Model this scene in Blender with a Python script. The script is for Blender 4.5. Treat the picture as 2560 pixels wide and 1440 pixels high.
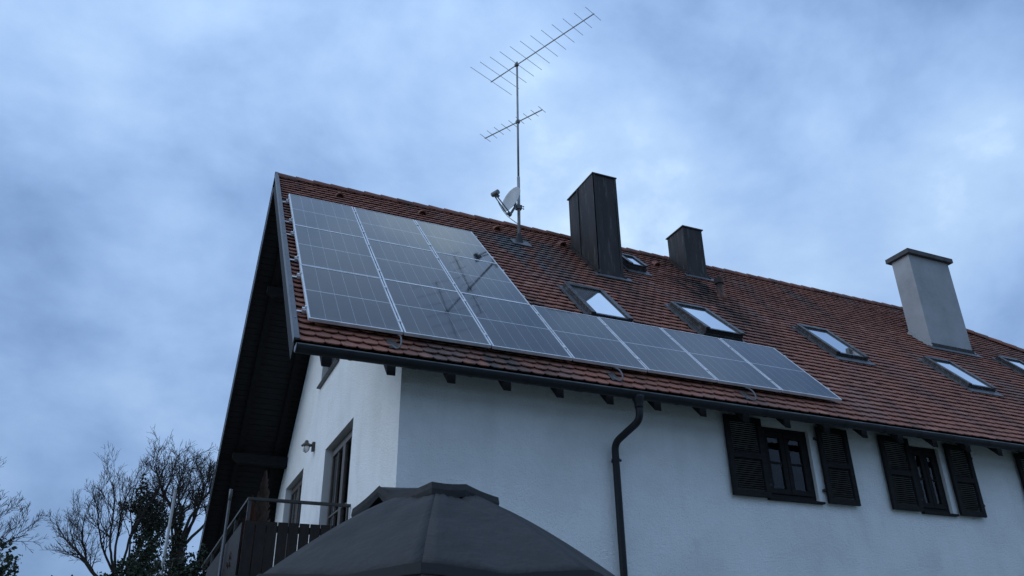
import bpy, bmesh, math, random
from mathutils import Vector, Matrix, Euler
random.seed(7)
S = bpy.context.scene
for o in list(bpy.data.objects): bpy.data.objects.remove(o)
R = math.radians
# ------------------------------------------------------------------ camera
cam_d = bpy.data.cameras.new('camera'); cam = bpy.data.objects.new('camera', cam_d)
S.collection.objects.link(cam); S.camera = cam
CAM = Vector((-1.198376, -7.992280, 1.6))
rot = Matrix(((0.9156359, -0.1676213, -0.3653957), (-0.4018036, -0.4106104, -0.8185066), (-0.0128361, 0.8962713, -0.4433205)))
cam.matrix_world = Matrix.Translation(CAM) @ rot.to_4x4()
cam_d.sensor_width = 36; cam_d.lens = 2020.52 / 2560 * 36
cam_d.clip_start = .05; cam_d.clip_end = 2000
# ------------------------------------------------------------------ sky
SUN_EL, SUN_AZ = R(24), R(277)
W = bpy.data.worlds.new('World'); S.world = W; W.use_nodes = True
nt = W.node_tree; nt.nodes.clear()
def wn(t, **k):
    n = nt.nodes.new(t)
    for a, b in k.items(): setattr(n, a, b)
    return n
out = wn('ShaderNodeOutputWorld'); bg = wn('ShaderNodeBackground'); bg.inputs['Strength'].default_value = .1
sky = wn('ShaderNodeTexSky', sky_type='NISHITA', sun_disc=False)
sky.sun_elevation = SUN_EL; sky.sun_rotation = SUN_AZ; sky.air_density = 1.0; sky.dust_density = .6; sky.ozone_density = 2.5
tc = wn('ShaderNodeTexCoord'); mp = wn('ShaderNodeMapping'); mp.inputs['Scale'].default_value = (1, 1, 1.4); mp.inputs['Location'].default_value = (14.1, 11.2, 6.3)
n1 = wn('ShaderNodeTexNoise'); n1.inputs['Scale'].default_value = 1.7; n1.inputs['Detail'].default_value = 5; n1.inputs['Roughness'].default_value = .48; n1.inputs['Distortion'].default_value = .12
n2 = wn('ShaderNodeTexNoise'); n2.inputs['Scale'].default_value = 4.6; n2.inputs['Detail'].default_value = 8; n2.inputs['Roughness'].default_value = .56; n2.inputs['Distortion'].default_value = .15
mx = wn('ShaderNodeMix', data_type='FLOAT'); mx.inputs[0].default_value = .40
rp = wn('ShaderNodeValToRGB'); e = rp.color_ramp
e.elements[0].position = .35; e.elements[0].color = (.155, .265, .48, 1)
e.elements[1].position = .69; e.elements[1].color = (.80, .94, 1.02, 1)
for ps, cl in ((.43, (.235, .375, .64, 1)), (.50, (.315, .475, .755, 1)), (.58, (.41, .58, .835, 1)), (.63, (.55, .73, .93, 1))):
    q = e.elements.new(ps); q.color = cl
sc = wn('ShaderNodeMix', data_type='RGBA', blend_type='MULTIPLY'); sc.inputs[0].default_value = 1; sc.inputs[7].default_value = (10, 10, 10, 1)
mm = wn('ShaderNodeMix', data_type='RGBA'); mm.inputs[0].default_value = .88
L = nt.links.new
sx = wn('ShaderNodeSeparateXYZ'); L(tc.outputs['Generated'], sx.inputs[0])      # overcast sky: brighter overhead than at the horizon
gr_ = wn('ShaderNodeMapRange'); gr_.inputs[1].default_value = 0; gr_.inputs[2].default_value = .75; gr_.inputs[3].default_value = 9.8; gr_.inputs[4].default_value = 14.2; L(sx.outputs['Z'], gr_.inputs[0])
cb = wn('ShaderNodeCombineColor')
for i_ in range(3): L(gr_.outputs[0], cb.inputs[i_])
L(cb.outputs[0], sc.inputs[7])
L(tc.outputs['Generated'], mp.inputs['Vector']); L(mp.outputs[0], n1.inputs['Vector']); L(mp.outputs[0], n2.inputs['Vector'])
L(n1.outputs['Fac'], mx.inputs[2]); L(n2.outputs['Fac'], mx.inputs[3]); L(mx.outputs[0], rp.inputs[0])
L(rp.outputs[0], sc.inputs[6]); L(sky.outputs[0], mm.inputs[6]); L(sc.outputs[2], mm.inputs[7])
L(mm.outputs[2], bg.inputs[0]); L(bg.outputs[0], out.inputs[0])
# ------------------------------------------------------------------ sun (overcast: weak and very soft)
sd = bpy.data.lights.new('sun', 'SUN'); sd.energy = .9; sd.angle = R(45); sd.color = (.80, .90, 1)
sun = bpy.data.objects.new('sun', sd); S.collection.objects.link(sun)
dirn = Vector((math.sin(SUN_AZ) * math.cos(SUN_EL), math.cos(SUN_AZ) * math.cos(SUN_EL), math.sin(SUN_EL)))
sun.rotation_euler = dirn.to_track_quat('Z', 'Y').to_euler(); sun.location = dirn * 60
# ------------------------------------------------------------------ view
vs = S.view_settings; vs.view_transform = 'Standard'; vs.look = 'None'; vs.gamma = 1; vs.exposure = 0; vs.use_curve_mapping = False
S.render.engine = 'CYCLES'

# ================================================================== helpers
C = S.collection
def tag(o, label=None, cat=None, group=None, kind=None):
    for k, v in (('label', label), ('category', cat), ('group', group), ('kind', kind)):
        if v: o[k] = v
    return o
def thing(name, label, cat, loc=(0, 0, 0), group=None):
    o = bpy.data.objects.new(name, None); o.empty_display_size = .2; o.location = loc; C.objects.link(o)
    return tag(o, label, cat, group)
def link(name, me, parent=None, loc=None):
    o = bpy.data.objects.new(name, me); C.objects.link(o)
    if parent is not None:
        o.parent = parent; o.location = -wloc(parent)
    if loc is not None: o.location = Vector(o.location) + Vector(loc)
    return o
def wloc(o):
    v = Vector((0, 0, 0))
    while o is not None: v += Vector(o.location); o = o.parent
    return v
class MB:                                   # collects geometry in world coordinates
    def __init__(s): s.v = []; s.f = []; s.a = []
    def add(s, vs, fs, tone=0.):
        n = len(s.v); s.v += [tuple(x) for x in vs]; s.f += [tuple(i + n for i in f) for f in fs]; s.a += [tone] * len(vs); return s
    def hexa(s, p):                         # 8 corners: bottom 4 ccw, top 4 ccw
        return s.add(p, [(3, 2, 1, 0), (4, 5, 6, 7), (0, 1, 5, 4), (1, 2, 6, 5), (2, 3, 7, 6), (3, 0, 4, 7)])
    def box(s, a, b):
        x0, y0, z0 = a; x1, y1, z1 = b
        return s.hexa([(x0, y0, z0), (x1, y0, z0), (x1, y1, z0), (x0, y1, z0), (x0, y0, z1), (x1, y0, z1), (x1, y1, z1), (x0, y1, z1)])
    def rbox(s, u0, u1, v0, v1, h0, h1, rear=False):      # box in roof coordinates
        P = RP if not rear else RQ
        return s.hexa([P(u0, v0, h0), P(u1, v0, h0), P(u1, v1, h0), P(u0, v1, h0), P(u0, v0, h1), P(u1, v0, h1), P(u1, v1, h1), P(u0, v1, h1)])
    def tube(s, pts, rad, n=8, cap=True):
        pts = [Vector(p) for p in pts]
        if not hasattr(rad, '__len__'): rad = [rad] * len(pts)
        vs = []; fs = []; prev = None
        for i, p in enumerate(pts):
            d = (pts[min(i + 1, len(pts) - 1)] - pts[max(i - 1, 0)])
            d = d.normalized() if d.length > 1e-9 else Vector((0, 0, 1))
            if prev is None:
                a = Vector((0, 0, 1)) if abs(d.z) < .9 else Vector((1, 0, 0))
                x = d.cross(a).normalized()
            else:
                x = (prev - d * prev.dot(d))
                x = x.normalized() if x.length > 1e-6 else d.orthogonal().normalized()
            prev = x; y = d.cross(x)
            for k in range(n):
                t = 2 * math.pi * k / n
                vs.append(p + (x * math.cos(t) + y * math.sin(t)) * rad[i])
            if i:
                b = (i - 1) * n
                for k in range(n):
                    fs.append((b + k, b + (k + 1) % n, b + n + (k + 1) % n, b + n + k))
        if cap:
            fs.append(tuple(range(n - 1, -1, -1))); fs.append(tuple(range(len(vs) - n, len(vs))))
        return s.add(vs, fs)
    def mesh(s, name, m, smooth=False):
        me = bpy.data.meshes.new(name); me.from_pydata(s.v, [], s.f); me.validate(clean_customdata=False)
        at = me.attributes.new('tone', 'FLOAT', 'POINT')
        if len(at.data) == len(s.a): at.data.foreach_set('value', s.a)
        bm = bmesh.new(); bm.from_mesh(me); bmesh.ops.recalc_face_normals(bm, faces=bm.faces); bm.to_mesh(me); bm.free()
        me.materials.append(m)
        if smooth: me.polygons.foreach_set('use_smooth', [True] * len(me.polygons))
        me.update(); return me
    def build(s, name, m, parent=None, smooth=False, bevel=0):
        o = link(name, s.mesh(name, m, smooth), parent)
        if bevel:
            b = o.modifiers.new('bevel', 'BEVEL'); b.width = bevel; b.segments = 2; b.limit_method = 'ANGLE'
        return o
# ------------------------------------------------------------------ materials
def mat(name, col, rough=.6, metal=0., spec=.5, ior=None, bump=None, vary=None, scale=(1, 1, 1)):
    m = bpy.data.materials.new(name); m.use_nodes = True
    t = m.node_tree; b = t.nodes['Principled BSDF']
    b.inputs['Base Color'].default_value = (*col, 1); b.inputs['Roughness'].default_value = rough
    b.inputs['Metallic'].default_value = metal; b.inputs['Specular IOR Level'].default_value = spec
    if ior: b.inputs['IOR'].default_value = ior
    g = t.nodes.new('ShaderNodeNewGeometry'); mpn = t.nodes.new('ShaderNodeMapping'); mpn.inputs['Scale'].default_value = scale
    t.links.new(g.outputs['Position'], mpn.inputs[0])
    if vary:                                # list of (scale, amount, colour) mixed by noise
        prev = None
        for sc_, lo, hi, c2 in vary:
            n = t.nodes.new('ShaderNodeTexNoise'); n.inputs['Scale'].default_value = sc_; n.inputs['Detail'].default_value = 5; n.inputs['Roughness'].default_value = .6
            t.links.new(mpn.outputs[0], n.inputs['Vector'])
            r = t.nodes.new('ShaderNodeMapRange'); r.inputs[1].default_value = lo; r.inputs[2].default_value = hi
            t.links.new(n.outputs['Fac'], r.inputs[0])
            x = t.nodes.new('ShaderNodeMix'); x.data_type = 'RGBA'
            t.links.new(r.outputs[0], x.inputs[0]); x.inputs[6].default_value = (*col, 1); x.inputs[7].default_value = (*c2, 1)
            if prev: t.links.new(prev, x.inputs[6])
            prev = x.outputs[2]
        t.links.new(prev, b.inputs['Base Color'])
    if bump:
        prevn = None
        for sc_, strg, dist in bump:
            n = t.nodes.new('ShaderNodeTexNoise'); n.inputs['Scale'].default_value = sc_; n.inputs['Detail'].default_value = 4; n.inputs['Roughness'].default_value = .6
            t.links.new(mpn.outputs[0], n.inputs['Vector'])
            u = t.nodes.new('ShaderNodeBump'); u.inputs['Strength'].default_value = strg; u.inputs['Distance'].default_value = dist
            t.links.new(n.outputs['Fac'], u.inputs['Height'])
            if prevn: t.links.new(prevn, u.inputs['Normal'])
            prevn = u.outputs[0]
        t.links.new(prevn, b.inputs['Normal'])
    return m
M = {}
M['plaster'] = mat('plaster', (.86, .865, .865), .92, spec=.15, bump=[(52, .75, .022), (20, .4, .03)], vary=[(1.3, .45, .8, (.74, .745, .73)), (60, .55, .8, (.70, .70, .69))])
def stain_plaster(m):
    t = m.node_tree; b = t.nodes['Principled BSDF']; N = t.nodes.new; K = t.links.new
    src = b.inputs['Base Color'].links[0].from_socket
    g = N('ShaderNodeNewGeometry')
    def nz(scale, st, lo, hi):
        mp_ = N('ShaderNodeMapping'); mp_.inputs['Scale'].default_value = st; K(g.outputs['Position'], mp_.inputs[0])
        n = N('ShaderNodeTexNoise'); n.inputs['Scale'].default_value = scale; n.inputs['Detail'].default_value = 7; n.inputs['Roughness'].default_value = .65; K(mp_.outputs[0], n.inputs['Vector'])
        q = N('ShaderNodeMapRange'); q.inputs[1].default_value = lo; q.inputs[2].default_value = hi; K(n.outputs['Fac'], q.inputs[0]); return q.outputs[0]
    for fac, colr, amt in ((nz(2.4, (1, 1, .12), .52, .74), (.56, .565, .55), .26), (nz(.7, (1, 1, 1), .45, .75), (.66, .67, .66), .6), (nz(7, (1, 1, .25), .62, .76), (.50, .50, .48), .2)):
        m1 = N('ShaderNodeMath'); m1.operation = 'MULTIPLY'; K(fac, m1.inputs[0]); m1.inputs[1].default_value = amt
        x = N('ShaderNodeMix'); x.data_type = 'RGBA'; K(m1.outputs[0], x.inputs[0]); K(src, x.inputs[6]); x.inputs[7].default_value = (*colr, 1); src = x.outputs[2]
    K(src, b.inputs['Base Color'])
stain_plaster(M['plaster'])
M['reveal'] = mat('smooth_plaster', (.70, .69, .67), .9, spec=.15, bump=[(90, .2, .004)])
M['darkwood'] = mat('dark_stained_wood', (.0075, .0072, .008), .7, spec=.2, vary=[(9, .4, .75, (.019, .0175, .0175))], bump=[(40, .3, .003)], scale=(1, 6, 6))
M['soffitwood'] = mat('soffit_wood', (.014, .0135, .015), .7, spec=.25, vary=[(7, .4, .75, (.024, .022, .022))], bump=[(30, .3, .003)], scale=(.6, 4, 4))
M['frame'] = mat('brown_window_frame', (.085, .072, .066), .5, spec=.4, vary=[(12, .4, .8, (.11, .095, .086))])
M['gutter'] = mat('dark_gutter_sheet', (.011, .012, .015), .55, metal=.0, spec=.3, vary=[(4, .4, .8, (.018, .019, .022))], bump=[(3, .1, .01)])
M['gutterlip'] = mat('gutter_lip_highlight', (.16, .17, .185), .4, spec=.5, vary=[(5, .35, .7, (.06, .063, .07))])  # highlight along the gutter edge, put into the lip's lighter colour
M['verge'] = mat('grey_verge_sheet', (.125, .13, .14), .5, metal=.3, vary=[(4, .35, .75, (.085, .088, .095)), (30, .6, .8, (.18, .185, .19))])
M['chimney'] = mat('chimney_sheet', (.019, .0175, .0175), .6, metal=.0, spec=.28, scale=(5, 5, .5), vary=[(1.5, .42, .7, (.040, .031, .028)), (3.2, .56, .70, (.085, .083, .084))], bump=[(1.2, .12, .02)])
M['chimcap'] = mat('chimney_cap_sheet', (.05, .048, .047), .5, metal=.3, vary=[(6, .4, .7, (.085, .08, .075))])
M['flash'] = mat('lead_flashing', (.115, .12, .13), .5, metal=.3, vary=[(5, .4, .7, (.07, .072, .08))], bump=[(14, .3, .01)])
M['skyframe'] = mat('skylight_cladding', (.042, .040, .040), .42, metal=.2, spec=.5, vary=[(14, .5, .75, (.14, .145, .15))])
M['skyseal'] = mat('skylight_seal', (.012, .012, .013), .6)
M['alu'] = mat('anodised_aluminium', (.70, .71, .73), .38, metal=.25, spec=.5, vary=[(6, .4, .7, (.52, .53, .55))])
M['galv'] = mat('galvanised_steel', (.34, .35, .36), .45, metal=.55, vary=[(8, .4, .7, (.22, .225, .23))])
M['mast'] = mat('mast_steel', (.30, .31, .32), .5, metal=.3, vary=[(6, .4, .7, (.20, .20, .205))])
M['dish'] = mat('dish_paint', (.40, .42, .43), .5, vary=[(5, .4, .75, (.30, .32, .33))])
M['dishgrey'] = mat('grey_plastic', (.12, .125, .13), .5)
M['rubber'] = mat('black_rubber', (.018, .018, .02), .7)
M['cable'] = mat('pale_cable', (.42, .43, .43), .5)
M['backsheet'] = mat('panel_underside', (.03, .03, .033), .7)
M['fabric'] = mat('parasol_fabric', (.045, .044, .045), .85, spec=.2, bump=[(260, .25, .002), (3.0, .6, .06), (9, .4, .02)], vary=[(1.6, .4, .75, (.062, .061, .061))])
M['fabrichem'] = mat('parasol_hem', (.034, .034, .035), .8, spec=.2, bump=[(200, .2, .002)])
M['bark'] = mat('bark', (.040, .034, .030), .9, spec=.1, vary=[(6, .4, .7, (.065, .056, .048))])
M['ivy'] = mat('ivy_leaves', (.030, .040, .024), .6, spec=.3, vary=[(4, .4, .7, (.05, .055, .032))])
M['conifer'] = mat('evergreen_foliage', (.026, .036, .024), .75, spec=.2, vary=[(3, .4, .7, (.045, .055, .035))])
M['drygreen'] = mat('dried_conifer', (.12, .095, .085), .85, spec=.1, vary=[(10, .4, .7, (.17, .125, .105))])
M['drypot'] = mat('rusty_dried_heather', (.17, .075, .055), .85, spec=.1, vary=[(12, .4, .7, (.11, .06, .045))])
M['pot'] = mat('brown_plastic_pot', (.05, .035, .03), .7)
M['balcony'] = mat('brown_balcony_wood', (.014, .011, .0105), .65, spec=.3, vary=[(6, .4, .75, (.024, .018, .016))], scale=(4, 4, 1))
M['rail'] = mat('weathered_handrail', (.036, .034, .035), .55, vary=[(8, .4, .7, (.055, .05, .05))])
M['ground'] = mat('lawn_and_paving', (.13, .14, .10), .95, spec=.1, vary=[(.35, .4, .65, (.28, .28, .265)), (4, .4, .7, (.07, .085, .045))], bump=[(8, .5, .05)])
M['render2'] = mat('pale_chimney_render', (.36, .37, .38), .9, spec=.1, bump=[(40, .3, .01)], vary=[(2, .4, .75, (.27, .275, .28))])
M['conc'] = mat('dark_concrete_cap', (.085, .085, .085), .9, vary=[(5, .4, .7, (.05, .05, .05))])
M['whitepost'] = mat('white_tube', (.34, .35, .36), .5, vary=[(3, .4, .7, (.24, .25, .25))])
M['bulb'] = mat('lamp_glass', (.75, .74, .70), .12, spec=.6)
M['room'] = mat('dim_room', (.04, .037, .034), .9)
M['curtain'] = mat('pale_curtain', (.55, .55, .55), .9)
# glazing: reflects the sky, room behind is dark
def glass(name, base, ior, rough):
    m = mat(name, base, rough, spec=.5, ior=ior, bump=[(1.2, .02, .02)]); return m
def clear_pane(name, ior, tint):
    m = bpy.data.materials.new(name); m.use_nodes = True; t = m.node_tree; t.nodes.remove(t.nodes['Principled BSDF'])
    o_ = t.nodes['Material Output']; fr = t.nodes.new('ShaderNodeFresnel'); fr.inputs[0].default_value = ior
    tr = t.nodes.new('ShaderNodeBsdfTransparent'); tr.inputs[0].default_value = (*tint, 1)
    gl_ = t.nodes.new('ShaderNodeBsdfGlossy'); gl_.inputs['Roughness'].default_value = .015; mxs = t.nodes.new('ShaderNodeMixShader')
    n = t.nodes.new('ShaderNodeTexNoise'); n.inputs['Scale'].default_value = 2.2; u = t.nodes.new('ShaderNodeBump'); u.inputs['Strength'].default_value = .05; u.inputs['Distance'].default_value = .02
    g_ = t.nodes.new('ShaderNodeNewGeometry'); t.links.new(g_.outputs['Position'], n.inputs['Vector']); t.links.new(n.outputs['Fac'], u.inputs['Height']); t.links.new(u.outputs[0], gl_.inputs['Normal'])
    t.links.new(fr.outputs[0], mxs.inputs[0]); t.links.new(tr.outputs[0], mxs.inputs[1]); t.links.new(gl_.outputs[0], mxs.inputs[2]); t.links.new(mxs.outputs[0], o_.inputs[0])
    return m
M['pane'] = clear_pane('window_pane', 1.5, (.85, .88, .88))
M['skypane'] = mat('skylight_pane', (.84, .86, .88), .025, metal=.92, bump=[(1.2, .02, .02)])
# clay tile
def tile_mat():
    m = bpy.data.materials.new('clay_tile'); m.use_nodes = True; t = m.node_tree; b = t.nodes['Principled BSDF']
    N = t.nodes.new; K = t.links.new
    b.inputs['Roughness'].default_value = .8; b.inputs['Specular IOR Level'].default_value = .3
    at = N('ShaderNodeAttribute'); at.attribute_name = 'tone'
    r = N('ShaderNodeValToRGB'); e = r.color_ramp
    e.elements[0].position = 0; e.elements[0].color = (.170, .074, .054, 1)
    e.elements[1].position = 1; e.elements[1].color = (.46, .225, .165, 1)
    for ps, cl in ((.25, (.262, .108, .075, 1)), (.7, (.335, .140, .097, 1))):
        q = e.elements.new(ps); q.color = cl
    K(at.outputs['Fac'], r.inputs[0])
    g = N('ShaderNodeNewGeometry'); mp1 = N('ShaderNodeMapping'); mp1.inputs['Scale'].default_value = (1.25, .30, .30)
    K(g.outputs['Position'], mp1.inputs[0])
    def layer(prev, vec, scale, lo, hi, colr, detail=5, mul=None):
        n = N('ShaderNodeTexNoise'); n.inputs['Scale'].default_value = scale; n.inputs['Detail'].default_value = detail; n.inputs['Roughness'].default_value = .62
        K(vec, n.inputs['Vector'])
        q = N('ShaderNodeMapRange'); q.inputs[1].default_value = lo; q.inputs[2].default_value = hi; K(n.outputs['Fac'], q.inputs[0])
        f = q.outputs[0]
        if mul:
            w = N('ShaderNodeMath'); w.operation = 'MULTIPLY'; K(f, w.inputs[0]); w.inputs[1].default_value = mul; f = w.outputs[0]
        x = N('ShaderNodeMix'); x.data_type = 'RGBA'; K(f, x.inputs[0]); K(prev, x.inputs[6]); x.inputs[7].default_value = (*colr, 1)
        return x.outputs[2]
    col = r.outputs[0]
    col = layer(col, mp1.outputs[0], 1.15, .50, .66, (.085, .068, .060), mul=.55)      # soot and algae streaks running down the slope
    off = N('ShaderNodeMapping'); off.inputs['Location'].default_value = (11.3, 4.2, 7.7); off.inputs['Scale'].default_value = (1.4, .45, .45); K(g.outputs['Position'], off.inputs[0])
    col = layer(col, off.outputs[0], 1.0, .55, .68, (.17, .16, .155), mul=.5)          # pale grey lichen
    col = layer(col, g.outputs['Position'], 26, .52, .78, (.13, .085, .072), mul=.55)
    col = layer(col, g.outputs['Position'], 75, .66, .78, (.34, .31, .29), mul=.5)
    sx_ = N('ShaderNodeSeparateXYZ'); K(g.outputs['Position'], sx_.inputs[0])
    def band(sock, c0, w_):          # 1 at c0 falling to 0 at distance w_
        a1 = N('ShaderNodeMath'); a1.operation = 'SUBTRACT'; K(sock, a1.inputs[0]); a1.inputs[1].default_value = c0
        a2 = N('ShaderNodeMath'); a2.operation = 'ABSOLUTE'; K(a1.outputs[0], a2.inputs[0])
        a3 = N('ShaderNodeMapRange'); a3.inputs[1].default_value = w_; a3.inputs[2].default_value = 0; K(a2.outputs[0], a3.inputs[0]); return a3.outputs[0]
    def streak(prev, xc, xw, z0, z1, colr, amt):       # run-off stain below a chimney or mast
        zr_ = N('ShaderNodeMapRange'); zr_.inputs[1].default_value = z0; zr_.inputs[2].default_value = z1; K(sx_.outputs['Z'], zr_.inputs[0])
        up_ = N('ShaderNodeMapRange'); up_.inputs[1].default_value = z1 + .25; up_.inputs[2].default_value = z1; K(sx_.outputs['Z'], up_.inputs[0])
        nn = N('ShaderNodeTexNoise'); nn.inputs['Scale'].default_value = 3.2; nn.inputs['Detail'].default_value = 6; nn.inputs['Roughness'].default_value = .7; K(mp1.outputs[0], nn.inputs['Vector'])
        nr = N('ShaderNodeMapRange'); nr.inputs[1].default_value = .38; nr.inputs[2].default_value = .62; K(nn.outputs['Fac'], nr.inputs[0])
        cur = nr.outputs[0]
        for o_ in (band(sx_.outputs['X'], xc, xw), zr_.outputs[0], up_.outputs[0]):
            m1 = N('ShaderNodeMath'); m1.operation = 'MULTIPLY'; K(cur, m1.inputs[0]); K(o_, m1.inputs[1]); cur = m1.outputs[0]
        m2 = N('ShaderNodeMath'); m2.operation = 'MULTIPLY'; m2.use_clamp = True; K(cur, m2.inputs[0]); m2.inputs[1].default_value = amt
        x = N('ShaderNodeMix'); x.data_type = 'RGBA'; K(m2.outputs[0], x.inputs[0]); K(prev, x.inputs[6]); x.inputs[7].default_value = (*colr, 1); return x.outputs[2]
    col = streak(col, 4.15, .95, 6.9, 9.0, (.145, .145, .15), 2.2)
    col = streak(col, 7.75, .7, 6.4, 8.7, (.045, .036, .034), 2.6)
    col = streak(col, 2.0, 1.25, 3.9, 4.95, (.082, .070, .064), 2.0)
    col = streak(col, 5.6, .55, 6.8, 8.0, (.07, .058, .055), 1.8)
    K(col, b.inputs['Base Color'])
    n = N('ShaderNodeTexNoise'); n.inputs['Scale'].default_value = 60; n.inputs['Detail'].default_value = 4
    u = N('ShaderNodeBump'); u.inputs['Strength'].default_value = .35; u.inputs['Distance'].default_value = .006
    K(g.outputs['Position'], n.inputs['Vector']); K(n.outputs['Fac'], u.inputs['Height']); K(u.outputs[0], b.inputs['Normal'])
    return m
M['tile'] = tile_mat()
M['deck'] = mat('roof_underlay', (.03, .026, .024), .9)
PW, PL = 1.037, 1.668                       # solar panel size; pitch 1.055 x 1.673
def cell_mat():
    m = bpy.data.materials.new('solar_cells'); m.use_nodes = True; t = m.node_tree; b = t.nodes['Principled BSDF']
    N = t.nodes.new; K = t.links.new
    tcn = N('ShaderNodeTexCoord'); sp = N('ShaderNodeSeparateXYZ'); K(tcn.outputs['Object'], sp.inputs[0])
    def mth(op, a, bb=None):
        n = N('ShaderNodeMath'); n.operation = op
        for i, q in enumerate((a, bb)):
            if q is None: continue
            if isinstance(q, (int, float)): n.inputs[i].default_value = q
            else: K(q, n.inputs[i])
        return n.outputs[0]
    def lines(v, start, pitch, width):
        a = mth('DIVIDE', mth('SUBTRACT', v, start), pitch); fr = mth('SUBTRACT', a, mth('ROUND', a))
        return mth('LESS_THAN', mth('MULTIPLY', mth('ABSOLUTE', fr), pitch), width / 2)
    cols = lines(sp.outputs['X'], .022, (PW - .044) / 6, .0046)
    mid = mth('LESS_THAN', mth('ABSOLUTE', mth('SUBTRACT', sp.outputs['Y'], PL / 2)), .0065)
    rows = lines(sp.outputs['Y'], .022, (PL - .044) / 20, .0022)
    bus = lines(sp.outputs['X'], .022, (PW - .044) / 54, .0012)
    base = N('ShaderNodeMix'); base.data_type = 'RGBA'; base.inputs[6].default_value = (.012, .015, .022, 1); base.inputs[7].default_value = (.022, .027, .037, 1)
    K(mth('MULTIPLY', mth('MAXIMUM', rows, bus), .7), base.inputs[0])
    x = N('ShaderNodeMix'); x.data_type = 'RGBA'; K(base.outputs[2], x.inputs[6]); x.inputs[7].default_value = (.26, .28, .31, 1)
    K(mth('MULTIPLY', mth('MAXIMUM', cols, mth('MULTIPLY', mid, 1)), .9), x.inputs[0])
    x2 = N('ShaderNodeMix'); x2.data_type = 'RGBA'; K(x.outputs[2], x2.inputs[6]); x2.inputs[7].default_value = (.46, .48, .51, 1); K(mid, x2.inputs[0])
    g = N('ShaderNodeNewGeometry')
    def nz(scale, lo, hi, st):
        mpn = N('ShaderNodeMapping'); mpn.inputs['Scale'].default_value = st; K(g.outputs['Position'], mpn.inputs[0])
        n = N('ShaderNodeTexNoise'); n.inputs['Scale'].default_value = scale; n.inputs['Detail'].default_value = 6; n.inputs['Roughness'].default_value = .65; K(mpn.outputs[0], n.inputs['Vector'])
        q = N('ShaderNodeMapRange'); q.inputs[1].default_value = lo; q.inputs[2].default_value = hi; K(n.outputs['Fac'], q.inputs[0]); return q.outputs[0]
    d1 = nz(1.6, .56, .80, (1.2, 1.6, 1.6)); d2 = nz(7, .62, .78, (.6, 1.2, 1.2))
    low_ = N('ShaderNodeMapRange'); low_.inputs[1].default_value = .16; low_.inputs[2].default_value = .0; K(sp.outputs['Y'], low_.inputs[0])
    edge_ = mth('MULTIPLY', mth('MULTIPLY', low_.outputs[0], nz(9, .30, .66, (1, 1, 1))), .16)
    dust = mth('MAXIMUM', edge_, mth('MAXIMUM', mth('MULTIPLY', d1, .07), mth('MULTIPLY', mth('MULTIPLY', d2, nz(2.2, .5, .62, (1, 1, 1))), .20)))
    x3 = N('ShaderNodeMix'); x3.data_type = 'RGBA'; K(x2.outputs[2], x3.inputs[6]); x3.inputs[7].default_value = (.30, .31, .32, 1); K(dust, x3.inputs[0])
    K(x3.outputs[2], b.inputs['Base Color'])
    b.inputs['IOR'].default_value = 1.50
    b.inputs['Roughness'].default_value = .13
    K(mth('ADD', mth('MULTIPLY', dust, .6), .045), b.inputs['Roughness'])
    return m
M['cells'] = cell_mat()

# ================================================================== roof coordinates
TH = .8087324; cT, sT = math.cos(TH), math.sin(TH); ZP = 5.137038
RIDGE_V, EAVE_V = 6.50, -.40
def RP(u, v, h): return Vector((u, v * cT - h * sT, ZP + v * sT + h * cT))
YR = RP(0, RIDGE_V, -.10).y; ZR = RP(0, RIDGE_V, -.10).z
def RQ(u, v, h): p = RP(u, v, h); return Vector((p.x, 2 * YR - p.y, p.z))
XV, XG, YW = -.135, 1.12, .25               # verge, gable wall, front wall
YB = 2 * YR - YW
HIP_U = 14.9; HIP_K = 1.2                    # the right end is hipped
def hip_u(v): return HIP_U + (RIDGE_V - v) * HIP_K
# ================================================================== ground
g = MB(); g.add([(-600, -600, 0), (600, -600, 0), (600, 600, 0), (-600, 600, 0)], [(0, 1, 2, 3)])
tag(g.build('ground', M['ground']), kind='structure')

# ================================================================== house
house = thing('house', 'white plastered gabled house with red beaver-tail tile roof carrying solar panels', 'house', (XG, YW, 0))
XE = 21.0
def plane_with_holes(outline, holes, to3d, depth, name, mt, parent, revm):
    bm = bmesh.new(); fill = []
    def loop(pts):
        vs_ = [bm.verts.new(to3d(a, b, 0)) for a, b in pts]
        return [bm.edges.new((vs_[i], vs_[(i + 1) % len(vs_)])) for i in range(len(vs_))]
    fill += loop(outline)
    for (a0, a1, b0, b1) in holes: fill += loop([(a0, b0), (a1, b0), (a1, b1), (a0, b1)])
    bmesh.ops.triangle_fill(bm, use_beauty=True, use_dissolve=False, edges=fill)
    me = bpy.data.meshes.new(name); bm.to_mesh(me); bm.free(); me.materials.append(mt)
    o = link(name, me, parent)
    for (a0, a1, b0, b1) in holes:
        q = MB()
        for (p, r) in (((a0, b0), (a1, b0)), ((a1, b0), (a1, b1)), ((a1, b1), (a0, b1)), ((a0, b1), (a0, b0))):
            q.add([to3d(*p, 0), to3d(*r, 0), to3d(*r, depth), to3d(*p, depth)], [(0, 1, 2, 3)])
        q.build('reveal', revm, o)
    return o
zf = RP(0, 0, 0)
def under(y, h=-.30): return ZP + (y + h * sT) / cT * sT + h * cT       # height of a plane under the front slope
ZE, ZA = under(YW), under(YR)
WIN_F = [(6.05, 6.88, 3.74, 4.70), (8.74, 9.34, 3.74, 4.70), (11.56, 12.40, 3.74, 4.70), (15.2, 16.2, 3.74, 4.70)]
WIN_G = [(2.50, 4.28, 2.82, 4.90), (6.10, 7.86, 2.82, 5.04), (3.84, 5.22, 6.22, 7.35)]
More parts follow.
